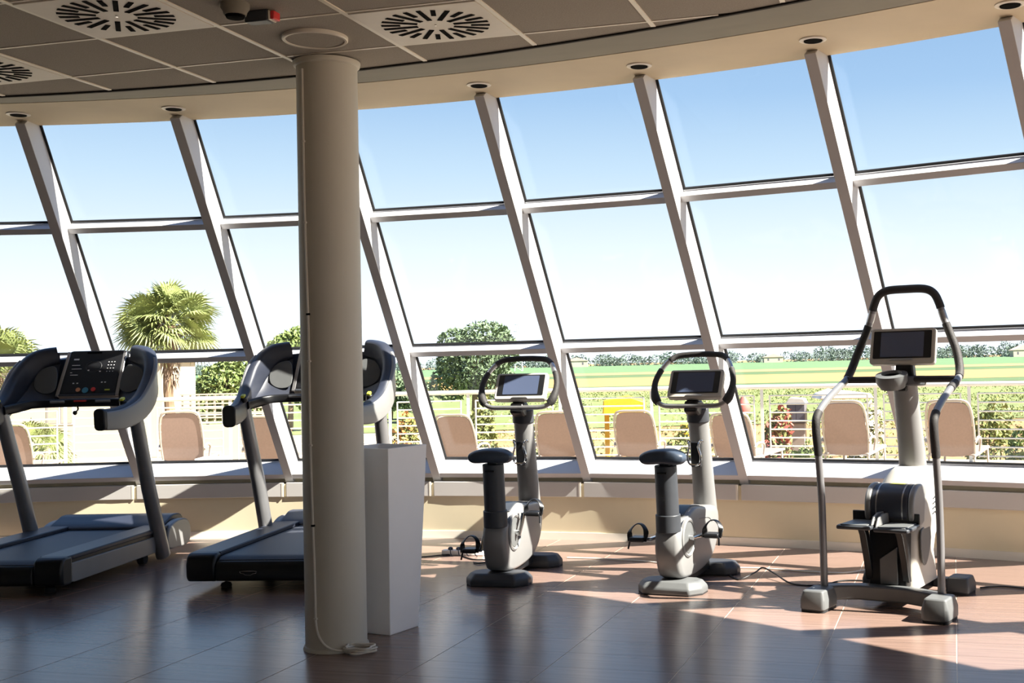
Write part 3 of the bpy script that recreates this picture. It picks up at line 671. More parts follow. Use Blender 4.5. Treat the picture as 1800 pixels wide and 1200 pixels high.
# ------------------------------------------------------------------ stepper
S = empty('stair_stepper', (1.29, 6.33, 0), R_(-31)); tag(S, 'tall stepping machine with looped handrails and a cup holder at the right', 'stepper')
def pod(nm, x, y, hw, hd, h, m):
    mb = MB(); o = rrect(hw, hd, .02); o2 = [(u * .82, v * .82) for u, v in o]; n = len(o)
    vs = [(x + u, y + v, .012) for u, v in o] + [(x + u, y + v, h * .55) for u, v in o] + [(x + u, y + v, h) for u, v in o2]
    fs = [tuple(range(n))[::-1], tuple(range(2 * n, 3 * n))] + [(k * n + i, k * n + (i + 1) % n, (k + 1) * n + (i + 1) % n, (k + 1) * n + i) for k in range(2) for i in range(n)]
    ob = mb.add(vs, fs).obj(nm, m, S, bevel=.008)
    MB().prism([(x + u * .95, y + v * .95) for u, v in o], 0.0005, .013, 'z').obj('rubber_sole', M_RUBBER, ob)
pod('front_foot', -.325, .03, .072, .105, .115, M_MID); pod('front_foot', .345, .03, .072, .105, .125, M_MID)
pod('rear_foot', -.25, .78, .07, .085, .10, M_CHAR); pod('rear_foot', .25, .78, .07, .085, .10, M_CHAR)
MB().prism([(-.30, .10), (-.24, .15), (-.15, .19), (.10, .19), (.20, .15), (.30, .10), (.33, .14), (.33, .19), (.20, .25), (.10, .28), (-.15, .28), (-.24, .25), (-.33, .19), (-.33, .14)], .035, .115, 'z').obj('front_beam', M_MID, S, bevel=.010)
MB().box(-.20, .20, .745, .815, .03, .085).obj('rear_beam', M_CHAR, S, bevel=.008)
MB().box(-.10, .10, .26, .76, .03, .09).obj('base_plate', M_BLACK, S, bevel=.006)
# main shell
def loft(rings, m=28):
    mb = MB(); vs = []
    for z, x0, x1, y0, y1, r in rings:
        o = rrect((x1 - x0) / 2, (y1 - y0) / 2, min(r, (x1 - x0) / 2.05, (y1 - y0) / 2.05), 6)
        vs += [((x0 + x1) / 2 + u, (y0 + y1) / 2 + v, z) for u, v in o]
    n = len(vs) // len(rings)
    fs = [tuple(range(n))[::-1], tuple(range((len(rings) - 1) * n, len(rings) * n))] + [(k * n + i, k * n + (i + 1) % n, (k + 1) * n + (i + 1) % n, (k + 1) * n + i) for k in range(len(rings) - 1) for i in range(n)]
    return mb.add(vs, fs)
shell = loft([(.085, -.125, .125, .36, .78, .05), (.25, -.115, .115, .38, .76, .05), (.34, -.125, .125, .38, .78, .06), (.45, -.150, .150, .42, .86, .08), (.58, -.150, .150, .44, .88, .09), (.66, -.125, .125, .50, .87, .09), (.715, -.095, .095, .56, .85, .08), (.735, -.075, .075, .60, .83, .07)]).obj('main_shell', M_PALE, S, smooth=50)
drum = smooth2([(.30, .46), (.285, .54), (.31, .61), (.38, .652), (.47, .655), (.53, .62), (.54, .52), (.48, .45), (.38, .43)], 4)
dr = MB().prism(drum, -.105, .105, 'x').obj('drum_cover', M_NAVY, S, bevel=.006)
for s in (-1, 1):
    x0, x1 = sorted((s * .106, s * .142)); MB().prism([(.415 + (u - .415) * 1.03, .545 + (v - .545) * 1.03) for u, v in drum], x0, x1, 'x').obj('drum_rim', M_SILVER, dr, bevel=.012, seg=3)
    x0, x1 = sorted((s * .070, s * .078)); MB().prism([(.415 + (u - .415) * 1.012, .545 + (v - .545) * 1.012) for u, v in drum], x0, x1, 'x').obj('drum_stripe', M_SILVERM, dr)
MB().box(-.03, .05, .40, .46, .653, .659).obj('top_badge', M_YELLOW, dr, bevel=.001)
for s in (-1, 1):
    mk = MB(); X = tr(s * .1535, .64, .52)
    for q in range(4): mk.sweep([(0, -.045 + .0 + q * .006, -.045 + q * .028), (0, .0 + q * .004, -.035 + q * .028), (0, .05, -.050 + q * .030)], circ(.0028, .004, 6), X=X)
    mk.obj('side_emblem', M_CHAR, shell)
    x0, x1 = sorted((s * .128, s * .140)); MB().prism(smooth2([(.42, .40), (.56, .42), (.60, .34), (.54, .24), (.47, .20), (.42, .28)], 3), x0, x1, 'x').obj('flank_panel', M_MID, shell, bevel=.004)
# dark step well with grey kick plate
MB().prism([(.285, .10), (.36, .10), (.40, .44), (.345, .46), (.305, .40)], -.125, .09, 'x').obj('step_well', M_BLACK, S, bevel=.006)
MB().prism([(-.055, .118), (.045, .118), (.045, .325), (-.055, .255)], .268, .284, 'y', Matrix.Identity(4)).obj('kick_plate', M_MID, S, bevel=.003)
for s, zz in ((-1, .462), (1, .455)):
    xc = -.125 if s < 0 else .085
    p = MB().prism([(xc - .098, .055), (xc + .092, .055), (xc + .098, .10), (xc + .085, .30), (xc - .085, .30), (xc - .104, .10)], zz - .022, zz, 'z').obj('pedal', M_CHAR, S, bevel=.007)
    MB().prism([(xc - .08, .07), (xc + .075, .07), (xc + .07, .285), (xc - .075, .285)], zz, zz + .006, 'z').obj('tread_pad', M_MID, p, bevel=.003)
    xi = xc + .090 if s < 0 else xc - .094
    MB().prism([(.09, zz), (.30, zz), (.30, zz + .055), (.20, zz + .06), (.13, zz + .045)], xi - .006, xi + .006, 'x').obj('inner_guard', M_SILVER, p, bevel=.004)
    MB().box(xc - .088, xc + .085, .290, .304, zz - .005, zz + .055).obj('toe_stop', M_BLACK, p, bevel=.005)
    MB().prism([(.16, zz - .02), (.24, zz - .02), (.255, zz - .06), (.30, .25), (.33, .13), (.29, .13), (.255, .25), (.20, zz - .07)], xc - .02, xc + .02, 'x').obj('pedal_lever', M_BLACK, S, bevel=.005)
# column, tray, display
col = MB().sweep([(0, .745, .70), (0, .72, .85), (0, .672, 1.05), (0, .632, 1.215)], circ(.062, .078, 28), scales=[1.05, 1, .95, .92], up=(0, 1, 0)).obj('column', M_SILVER, S)
MB().sweep([(0, .750, .685), (0, .742, .715)], circ(.070, .088, 28), up=(0, 1, 0)).obj('column_collar', M_SILVER, col, bevel=.004)
CT = tr(-.04, .525, 1.24) @ rot('X', 15) @ tr(0, 0, -1.24)
tray = MB().prism([(-.10, 0), (-.06, -.055), (.05, -.055), (.10, -.02), (.125, .05), (.115, .10), (-.08, .10)], 1.205, 1.262, 'z', tr(0, .58, 0)).obj('cup_tray', M_CHAR, S, bevel=.012, seg=3)
MB().lathe([(.070, 1.195), (.092, 1.235), (.092, 1.276), (.060, 1.282), (.052, 1.268), (.048, 1.225), (.002, 1.222)], 32, CT).obj('cup_holder', M_MID, S)
MB().lathe([(.0515, 1.2660), (.003, 1.2660)], 24, CT, cap=False).obj('cup_well_shade', M_DARK, S)  # dark disc over the well paints the shade inside the cup holder
MB().prism([(-.05, 1.255), (.065, 1.255), (.055, 1.36), (-.04, 1.36)], .60, .66, 'y').obj('display_neck', M_BLACK, S, bevel=.01)
MB().box(-.02, .03, .56, .61, 1.175, 1.205).obj('tray_knob', M_BLACK, S, bevel=.006)
X = tr(0, .595, 1.335) @ rot('X', -16)
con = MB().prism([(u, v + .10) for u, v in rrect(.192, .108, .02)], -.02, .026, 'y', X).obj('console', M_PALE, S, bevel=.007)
MB().prism([(u, v + .108) for u, v in rrect(.172, .082, .006)], -.0225, -.019, 'y', X).obj('bezel', M_BLACK, con)
MB().prism([(u, v + .108) for u, v in rrect(.128, .074, .004)], -.0238, -.0215, 'y', X).obj('screen', M_SCREEN, con)
MB().prism([(-.07, .012), (.07, .012), (.055, .022), (-.055, .022)], -.026, -.019, 'y', X).obj('key_strip', M_SILVERM, con, bevel=.002)
MB().prism([(u, v + .10) for u, v in rrect(.175, .095, .02)], .026, .055, 'y', X).obj('console_back', M_BLACK, con, bevel=.012)
# handrails: one loop
side = [(.328, .125, .06), (.330, .130, .35), (.330, .125, .60), (.330, .095, .84), (.330, .070, .98), (.330, .095, 1.06), (.330, .24, 1.135), (.330, .44, 1.205), (.330, .565, 1.245), (.322, .63, 1.30), (.295, .675, 1.40), (.255, .695, 1.50), (.218, .70, 1.60), (.195, .70, 1.68), (.165, .70, 1.738), (.11, .70, 1.766)]
full = side + [(0, .70, 1.770)] + [(-x, y, z) for x, y, z in side[::-1]]
rail = smooth_path(full, 5)
MB().tube(rail, .0205, 14).obj('handrail', M_TUBE, S)
def seg(z0, z1, s, r, nm, m, ylo=-9, yhi=9):
    pts = [p for p in rail if p.x * s > 0 and z0 <= p.z <= z1 and ylo <= p.y <= yhi]
    if s < 0: pts = pts[::-1]
    MB().tube(pts, r, 14).obj(nm, m, S)
for s in (-1, 1):
    seg(1.25, 1.57, s, .0245, 'side_grip', M_GRIP)
    seg(.80, 1.08, s, .0235, 'lower_grip', M_GRIP, -9, .12)
    seg(1.575, 1.64, s, .0225, 'pulse_sensor', M_SILVERM)
seg(1.185, 1.235, 1, .024, 'side_grip', M_GRIP, .36, .52)
tp = [p for p in rail if p.z > 1.645]
MB().tube(tp, .0245, 14).obj('top_grip', M_GRIP, S)
MB().cyl((-.325, .565, 1.243), (.325, .565, 1.243), .020, n=14).obj('cross_bar', M_GRIP, S)

# ------------------------------------------------------------------ cables and power strip on the floor
def cable(pts, r, m, label, nm='floor_cable'):
    o = MB().tube(smooth_path([(x, y, z + r + .001) for x, y, z in pts], 6), r, 7).obj(nm, m); tag(o, label, 'cable'); return o
cable([(.62, 7.64, 0), (.67, 7.42, .0), (.78, 7.48, .03), (.84, 7.56, .045), (.90, 7.42, .03), (.98, 7.24, 0), (1.14, 7.17, 0), (1.30, 7.30, 0), (1.47, 7.26, 0), (1.55, 7.14, .0)], .005, M_CABLEB, 'black cable humping over the tiles between the sunlit bike and the stepper')
cable([(-.45, 8.40, 0), (-.2, 8.32, 0), (.1, 8.17, 0), (.35, 7.95, 0), (.6, 7.86, 0), (.85, 7.80, 0), (1.1, 7.66, 0), (1.35, 7.56, 0), (1.58, 7.68, 0), (1.66, 7.55, 0)], .005, M_CABLEW, 'long white cable lying along the sunlit tiles below the wall')
cable([(2.05, 6.98, 0), (2.2, 7.0, 0), (2.45, 6.80, 0), (2.8, 6.62, 0), (3.2, 6.5, 0)], .005, M_CABLEB, 'black cable leaving the stepper towards the right edge')
cable([(-3.25, 8.95, 0), (-3.05, 8.75, 0), (-2.95, 8.72, 0), (-2.85, 8.85, 0), (-2.95, 9.1, 0)], .006, M_CABLEB, 'black cable on the floor between the two treadmills')
cable([(-1.75, 8.70, 0), (-1.62, 8.78, 0), (-1.56, 8.68, 0), (-1.66, 8.60, 0), (-1.50, 8.58, 0), (-1.38, 8.64, 0), (-1.30, 8.66, 0)], .005, M_CABLEB, 'tangled black cable on the floor right of the white planter')
cable([(-1.22, 8.58, 0), (-1.12, 8.42, 0), (-1.02, 8.38, 0), (-.98, 8.30, 0), (-1.06, 8.24, 0), (-1.10, 8.30, 0)], .005, M_CABLEB, 'black cable looping from the power strip towards the first bike')
ps = empty('power_strip', (-1.22, 8.66, 0), R_(-12)); tag(ps, 'white power strip with black plugs on the floor behind the first bike', 'power strip')
MB().box(-.16, .16, -.028, .028, .001, .038).obj('strip_body', M_PLANTER, ps, bevel=.005)
for q in range(4):
    MB().lathe([(.018, .038), (.018, .052), (.009, .058)], 12, tr(-.10 + q * .062, 0, 0)).obj('plug', M_BLACK, ps)
    MB().tube(smooth_path([(-.10 + q * .062, -.0, .054), (-.09 + q * .062, -.035, .045), (-.075 + q * .062, -.06, .012), (-.055 + q * .062, -.075, .006)], 3), .004, 6).obj('plug_cord', M_BLACK, ps)

# ------------------------------------------------------------------ outside: terrace, railing, loungers
M_PAVE = mat('pale terrace paving', (166, 154, 134), .8, noise=.06, nscale=1.2)
M_RAIL = mat('white painted railing', (206, 203, 196), .45, noise=.02)
M_SLING = mat('tan sling fabric', (136, 114, 103), .8, noise=.05, nscale=40, bump=.05)
M_LFRAME = mat('pale taupe lounger frame', (160, 148, 136), .5, noise=.04)
M_SOIL = mat('dry tan soil', (138, 108, 70), .95, noise=.22, nscale=.35)
M_GRASS = mat('light green meadow', (98, 108, 60), .95, noise=.16, nscale=.25)
M_FGREEN = mat('green crop field', (78, 106, 68), .95, noise=.10, nscale=.05, stretch=(1, 6, 1))
M_FDARK = mat('dark green crop strip', (66, 88, 50), .95, noise=.14, nscale=.2)
M_FYEL = mat('ripe yellow field', (152, 121, 68), .95, noise=.08, nscale=.06, stretch=(1, 6, 1))
M_FORA = mat('orange stubble strip', (158, 120, 76), .95, noise=.10, nscale=.1)
M_LEAF = mat('tree leaves', (108, 124, 68), .7, noise=.35, nscale=1.3)
M_LEAF2 = mat('grey green tree leaves', (98, 116, 86), .7, noise=.35, nscale=1.1)
M_LEAF3 = mat('yellow green shrub leaves', (124, 130, 74), .7, noise=.3, nscale=4)
M_FLOW = mat('red flowers', (168, 92, 80), .7, noise=.2, nscale=6)
M_FLOWW = mat('white flowers', (236, 226, 212), .7, noise=.08, nscale=6)
M_FLOWO = mat('orange flowers', (214, 150, 84), .7, noise=.2, nscale=6)
M_DISTL = mat('haze-greyed distant foliage', (88, 102, 94), .9, noise=.25, nscale=.12)  # distance haze mixed into the leaf colour as grey
M_BARK = mat('brown bark', (122, 100, 78), .9, noise=.25, nscale=6, bump=.3)
M_PALM = mat('palm fronds', (130, 140, 84), .6, noise=.3, nscale=3)
M_PALMD = mat('dead palm thatch', (128, 108, 92), .9, noise=.3, nscale=8)
M_HOUSE = mat('cream rendered house', (176, 166, 148), .8, noise=.03, nscale=2)
M_ROOF = mat('pink tiled roof', (204, 168, 150), .8, noise=.1, nscale=10)
M_YEL = mat('yellow plastic', (206, 166, 40), .5, noise=.04)
M_GREYBOX = mat('dark grey cabinet paint', (92, 90, 98), .5, noise=.06)

mb = MB(); ring(mb, [(RW + .331, -1.7), (20.75, -1.7), (20.75, -.05), (RW + .331, -.05)], -.9, 3.3, 120)
struct(mb.obj('terrace', M_PAVE, smooth=30), 'pale paved terrace outside the windows')
RR = 20.3
rl = empty('railing'); tag(rl, 'white curved terrace railing with thin horizontal rails', 'railing')
posts = [-.52, -.455, -.39, -.325, -.262, -.199, -.142, -.085, -.028, .031, .089, .157, .224, .303, .381, .442, .505, .57, .64, .71, .78]
mb = MB(); mb.tube([pol(RR, posts[0] + (posts[-1] - posts[0]) * i / 100, .985) for i in range(101)], .032, 12); mb.obj('top_rail', M_RAIL, rl)
for t in posts:
    p = pol(RR, t)
    MB().box(-.022, .022, -.008, .008, -.05, .96, tr(p.x, p.y, 0) @ rot('Z', -math.degrees(t))).obj('post', M_RAIL, rl, bevel=.003)
for a, b in zip(posts, posts[1:]):
    a2, b2 = a + .0055, b - .0055
    for t in (a2, b2):
        p = pol(RR, t); MB().cyl((p.x, p.y, .02), (p.x, p.y, .865), .012, n=8).obj('panel_stile', M_RAIL, rl)
    for q in range(8):
        z = .86 - q * .118
        MB().tube([pol(RR, a2 + (b2 - a2) * i / 4, z) for i in range(5)], .0105, 8).obj('rail', M_RAIL, rl)

def make_lounger():
    L = empty('sun_lounger')
    tilt = 24
    X = tr(0, 0, .30) @ rot('X', tilt)
    MB().prism([(u, v + .28) for u, v in smooth2([(-.265, -.27), (.265, -.27), (.278, 0), (.262, .20), (.20, .285), (0, .298), (-.20, .285), (-.262, .20), (-.278, 0)], 4)], -.006, .006, 'y', X).obj('back_sling', M_SLING, L)
    fr = smooth_path([(-.285, 0, -.02), (-.30, 0, .26), (-.28, 0, .50), (-.21, 0, .59), (0, 0, .60), (.21, 0, .59), (.28, 0, .50), (.30, 0, .26), (.285, 0, -.02)], 4)
    MB().tube(fr, .016, 8, X=X).obj('back_frame', M_LFRAME, L)
    MB().box(-.27, .27, .02, 1.28, .288, .300).obj('seat_sling', M_SLING, L, bevel=.004)
    for s in (-1, 1):
        MB().tube([(s * .29, -.12, .29), (s * .29, 1.32, .29)], .018, 8).obj('side_rail', M_LFRAME, L)
        MB().tube(smooth_path([(s * .31, .30, .31), (s * .33, .26, .44), (s * .33, .0, .47), (s * .315, -.10, .42)], 4), .016, 8).obj('armrest', M_LFRAME, L)
        for y in (-.05, 1.2): MB().tube([(s * .29, y, .28), (s * .31, y - .04, -.0)], .016, 8).obj('leg', M_LFRAME, L)
    MB().tube([(-.29, 1.30, .29), (.29, 1.30, .29)], .016, 8).obj('foot_bar', M_LFRAME, L)
    return L
proto = make_lounger()
LOUNGE = [(-.1945, 0, 'tan sling sun lounger at the far left edge behind the first treadmill'), (-.0796, 6, 'tan sling sun lounger seen below the palm trunk'), (-.0215, -3, 'tan sling sun lounger seen behind the second treadmill’s left upright'),
          (.1183, -8, 'tan sling sun lounger on the terrace left of the first bike’s saddle'), (.1895, 4, 'tan sling sun lounger on the terrace just right of the first bike’s column'), (.2463, 0, 'tan sling sun lounger seen above the second bike’s saddle'),
          (.3145, -4, 'tan sling sun lounger seen between the second bike’s column and the mullion'), (.3895, 2, 'tan sling sun lounger seen just right of the stepper’s left handrail'), (.456, 3, 'tan sling sun lounger seen between the stepper’s column and right handrail')]
for q, (t, dz, lb) in enumerate(LOUNGE):
    o = proto if q == 0 else copy_tree(proto)
    p = pol(17.55, t); o.location = (p.x, p.y, -.05); o.rotation_euler = (0, 0, -t + R_(dz))
    sc_ = [1.0, 1.12, 1.02, .98, 1.0, 1.0, .95, 1.1, 1.1, 1.0][q]; o.scale = (.84, 1, sc_)
    tag(o, lb, 'sun lounger', 'sun loungers on the terrace')
tb = empty('low_side_table', (*pol(17.0, -.0505)[:2], -.05), R_(3)); tag(tb, 'low white side table between two sun loungers', 'side table')
MB().box(-.15, .15, -.2, .2, .36, .40).obj('table_top', M_RAIL, tb, bevel=.006)
for s in (-1, 1): MB().box(s * .13 - .02, s * .13 + .02, -.19, .19, 0, .36).obj('panel_leg', M_RAIL, tb, bevel=.004)

# ------------------------------------------------------------------ ground and fields
ZG = -1.5
def strip(nm, y0, y1, m, dz, label, slope=0.0, x0=-900, x1=900):
    mb = MB(); k = 12; vs = []
    for i in range(k + 1):
        x = x0 + (x1 - x0) * i / k; vs += [(x, y0 + slope * x * y0 / 300, ZG + dz), (x, y1 + slope * x * y1 / 300, ZG + dz)]
    mb.add(vs, [(2 * i, 2 * i + 2, 2 * i + 3, 2 * i + 1) for i in range(k)]); struct(mb.obj(nm, m, smooth=0), label)
mb = MB(); mb.add([(-2500, -300, ZG), (2500, -300, ZG), (2500, 3000, ZG), (-2500, 3000, ZG)], [(0, 1, 2, 3)]); struct(mb.obj('ground', M_SOIL, smooth=0), 'dry sandy ground around the building')
strip('meadow', 52, 122, M_GRASS, .03, 'light green rough meadow beyond the railing', .02)
strip('field_hedge_strip', 122, 139, M_FDARK, .05, 'green weedy strip in front of the yellow field', .03)
strip('yellow_field', 139, 214, M_FYEL, .06, 'ripe yellow field', .04)
strip('green_strip', 214, 262, M_FDARK, .07, 'narrow dark green crop strip', .04)
strip('orange_strip', 262, 315, M_FORA, .08, 'thin orange stubble strip', .05)
strip('green_field', 315, 1100, M_FGREEN, .09, 'wide green field below the tree line', .05)
strip('far_stubble', 1100, 2500, M_FORA, .10, 'thin pale strip at the foot of the tree line', 0, -2400, 2400)
mb = MB(); mb.add([(-30, 20.5, ZG + .45), (-4.5, 20.5, ZG + .45), (-5.5, 44, ZG + .45), (-40, 44, ZG + .45)], [(0, 1, 2, 3)]); struct(mb.obj('pool_terrace', M_PAVE, smooth=0), 'pale lower paving around the palms')

# ------------------------------------------------------------------ plants
def leaf_cloud(mb, blobs, count, size, rnd):
    tot = sum(b[3] * b[4] * b[5] for b in blobs)
    for x, y, z, rx, ry, rz in blobs:
        for _ in range(int(count * rx * ry * rz / tot)):
            while True:
                d = Vector((rnd.uniform(-1, 1), rnd.uniform(-1, 1), rnd.uniform(-1, 1)))
                if .2 < d.length < 1: break
            d = d * (d.length ** -.55)
            if d.length > 1.08: d *= 1.0 / d.length
            c = Vector((x + d.x * rx, y + d.y * ry, z + d.z * rz)); s = size * rnd.uniform(.6, 1.3)
            a = Vector((rnd.gauss(0, 1), rnd.gauss(0, 1), rnd.gauss(0, 1))).normalized(); b = a.cross(Vector((rnd.gauss(0, 1), rnd.gauss(0, 1), rnd.gauss(0, 1)))).normalized()
            mb.add([c - a * s, c + b * s * .45, c + a * s, c - b * s * .45], [(0, 1, 2, 3)])
def tree(nm, label, base, blobs, count, size, m, trunk=.12, cat='tree', seed=1, flower=None, group=None):
    rnd = random.Random(seed); T = empty(nm, (base[0], base[1], base[2])); tag(T, label, cat, group)
    mb = MB(); leaf_cloud(mb, blobs, count, size, rnd); mb.obj('foliage', m, T, smooth=0)
    top = max(b[2] for b in blobs); mt = MB()
    mt.tube(smooth_path([(0, 0, 0), (.05, .02, top * .35), (-.03, 0, top * .65), (0, 0, top)], 4), trunk, 8, scales=[1 - .6 * i / 12 for i in range(13)])
    for q, b in enumerate(blobs[:5]): mt.tube([(0, 0, top * (.3 + .1 * q)), (b[0] * .6, b[1] * .6, b[2])], trunk * .35, 6)
    mt.obj('trunk', M_BARK, T)
    if flower:
        mf = MB(); leaf_cloud(mf, [(b[0], b[1] - .05, b[2] + .05, b[3] * 1.02, b[4] * 1.02, b[5]) for b in blobs], flower[1], size * 1.1, rnd); mf.obj('blossom', flower[0], T, smooth=0)
    return T
tree('broad_tree', 'big round leafy tree behind the railing above the first bike', (-7.75, 60, ZG), [(0, 0, 3.0, 1.9, 1.6, 1.5), (.6, 0, 4.3, 1.35, 1.2, .85), (-.9, 0, 3.9, 1.0, 1.0, .9), (1.4, .2, 3.6, 1.0, .9, .9), (-1.2, 0, 2.0, 1.1, 1, .9), (1.1, 0, 1.9, 1.2, 1, .9), (1.75, 0, 4.1, .35, .4, .3)], 9000, .13, M_LEAF2, .2, seed=3, group='trees beyond the railing')
tree('leafy_tree', 'yellowish green tree beside the cream pillar’s left edge', (-15.7, 55, ZG), [(0, 0, 3.2, 1.3, 1.2, 1.4), (.5, 0, 4.1, .9, .9, .8), (-.7, 0, 2.7, 1.0, 1, 1.0), (.9, 0, 2.0, 1.0, 1, 1)], 5500, .13, M_LEAF, .15, seed=5, group='trees beyond the railing')
tree('bushy_tree', 'two-toned bushy tree just right of the palm', (-16.9, 50, ZG), [(0, 0, 2.2, 1.3, 1.1, 1.1), (.9, .4, 2.0, 1.0, 1.0, 1.2), (-.8, 0, 1.6, 1.0, 1, .9), (.4, .2, 3.05, .8, .8, .55)], 6000, .12, M_LEAF, .13, seed=6, group='trees beyond the railing')
tree('low_bush_tree', 'low green bush between the second treadmill and the mullion', (-12.9, 64.5, ZG), [(0, 0, 1.6, 1.6, 1.0, 1.1), (1.2, 0, 1.3, 1.2, 1, .9), (-1.4, 0, 1.7, 1.3, 1, 1.2)], 5000, .13, M_LEAF2, .1, seed=8, group='trees beyond the railing')
SH = [(.083, 21.6, .34, 2.15, M_LEAF3, None, 'pale green shrub outside the railing left of the first bike’s column'), (.233, 21.6, .40, 1.70, M_LEAF3, None, 'green shrub outside the railing between the second bike’s saddle and column'),
      (.322, 21.6, .50, 1.50, M_LEAF, None, 'low green shrub outside the railing below the grey cabinet'), (.026, 21.6, .34, 1.90, M_LEAF3, (M_FLOWO, 300), 'orange flowering shrub outside the railing above the white planter'),
      (.295, 22.4, .30, 1.90, M_LEAF3, (M_FLOW, 420), 'red flowering shrub outside the railing left of the grey cabinet'), (.362, 21.8, .32, 1.90, M_LEAF3, (M_FLOWW, 700), 'white flowering shrub outside the railing left of the stepper’s column'),
      (.468, 21.8, .42, 1.80, M_LEAF, None, 'dark shrub outside the railing at the right edge'), (.436, 23.0, .42, 1.95, M_LEAF3, None, 'sparse yellow green shrub right of the stepper’s right handrail'), (.118, 22.0, .28, 1.75, M_LEAF3, None, 'small yellow green shrub seen behind the first bike’s column')]
for q, (t, r, w, h, m, fl, lb) in enumerate(SH):
    p = pol(r, t, ZG)
    tree('garden_shrub', lb, p, [(0, 0, h * .75, w * .8, w * .8, h * .28), (w * .3, 0, h * .95, w * .5, w * .5, h * .18), (-w * .35, 0, h * .6, w * .6, w * .5, h * .22)], 1500, .05, m, .025, 'shrub', 20 + q, fl, 'shrubs outside the railing')

def palm(label, base, h, R, nf, seed, droop=1.0, skirt=True):
    rnd = random.Random(seed); P = empty('fan_palm', base); tag(P, label, 'palm tree', 'fan palms')
    if h > .5:
        n = 14; MB().tube([(.06 * math.sin(i * .5), 0, h * i / n) for i in range(n + 1)], .11, 10, scales=[1.15 - .25 * i / n + .05 * (i % 2) for i in range(n + 1)]).obj('trunk', M_BARK, P)
        if skirt:
            mb = MB()
            for q in range(260):
                a = rnd.uniform(0, 2 * PI); z = h - rnd.uniform(.05, .95) * min(1.5, h * .6); k = .11 + .11 * (1 - (h - z) / 1.5) + rnd.uniform(0, .06); l = rnd.uniform(.12, .3)
                o = Vector((math.cos(a), math.sin(a), 0)); sd = Vector((-o.y, o.x, 0)); c = o * k + Vector((0, 0, z))
                mb.add([c - sd * .02 + Vector((0, 0, l * .5)), c + sd * .02 + Vector((0, 0, l * .5)), c + o * .05 - Vector((0, 0, l * .5))], [(0, 1, 2)])
            mb.obj('thatch', M_PALMD, P, smooth=0)
    for q in range(nf):
        a = rnd.uniform(0, 2 * PI); el = math.asin(rnd.uniform(-.55, .98)); L = R * rnd.uniform(.42, .55); fl = R * rnd.uniform(.42, .56)
        d = Vector((math.cos(a) * math.cos(el), math.sin(a) * math.cos(el), math.sin(el))); c0 = Vector((0, 0, h)); hub = c0 + d * L
        up = (Vector((0, 0, 1)) - d * d.z); up = up.normalized() if up.length > .05 else Vector((math.cos(a + 2), math.sin(a + 2), 0)); up = Matrix.Rotation(rnd.uniform(-1.1, 1.1), 3, d) @ up; sd = d.cross(up)
        mb = MB(); mb.add([c0 - sd * .012, c0 + sd * .012, hub + sd * .012, hub - sd * .012], [(0, 1, 2, 3)])
        for k in range(23):
            t = (k / 22 - .5) * R_(210); v = d * math.cos(t) + sd * math.sin(t); w = (d * -math.sin(t) + sd * math.cos(t)) * .019 * R
            mid = hub + v * fl * .6 + up * .02; tip = hub + v * fl * rnd.uniform(.9, 1.1) - Vector((0, 0, fl * .22 * droop * rnd.uniform(.5, 1.4)))
            mb.add([hub - w * .2, mid - w, tip, mid + w], [(0, 1, 2, 3)])
        mb.obj('frond', M_PALM if rnd.random() > .12 or el > .1 else M_PALMD, P, smooth=0)
    return P
palm('tall fan palm with a shaggy brown trunk seen above the first treadmill', (-10.42, 27, ZG), 3.95, 1.28, 84, 11, 1.0)
palm('fan palm cut by the left edge of the photo', (-12.85, 24, ZG), 2.95, 1.15, 48, 12, 1.4)
palm('low young fan palm growing behind the railing at the left', (-10.55, 20.9, ZG + .4), 1.05, .85, 26, 13, 1.6, False)

# tree line on the horizon
rnd = random.Random(5); mb = MB()
bl = []
for q in range(760):
    x = rnd.uniform(-900, 900); y = rnd.uniform(900, 1060); r = rnd.uniform(4.0, 10.0); hz = rnd.uniform(5.0, 11.5) * (1.25 if x > 150 else .95)
    bl.append((x, y, ZG + hz * .40, r, r * .6, hz * .55))
leaf_cloud(mb, bl, 90000, 1.1, rnd)
o = mb.obj('tree_line', M_DISTL, smooth=0); tag(o, 'hazy grey green line of distant trees along the horizon', 'tree line', kind='stuff')
def house(nm, label, x, y, w, d, h, rh):
    Hh = empty(nm, (x, y, ZG)); tag(Hh, label, 'house')
    MB().box(-w / 2, w / 2, -d / 2, d / 2, 0, h).obj('walls', M_HOUSE, Hh)
    MB().prism([(-w / 2 - .4, h), (w / 2 + .4, h), (0, h + rh)], -d / 2 - .4, d / 2 + .4, 'y').obj('roof', M_ROOF, Hh)
    for q in (-.28, .28): MB().box(q * w - .6, q * w + .6, -d / 2 - .05, -d / 2 + .02, h * .35, h * .75).obj('window', M_GREYBOX, Hh)
house('farm_house', 'tiny white farmhouse on the horizon right of the first bike', -36, 860, 16, 9, 4.5, 2.5)
house('farm_house', 'tiny white farmhouse on the horizon at the right edge', 288, 860, 15, 9, 5, 3.5)
house('farm_house', 'tiny pale farmhouse on the horizon behind the second bike’s handlebar', 108, 870, 14, 9, 4, 2.5)
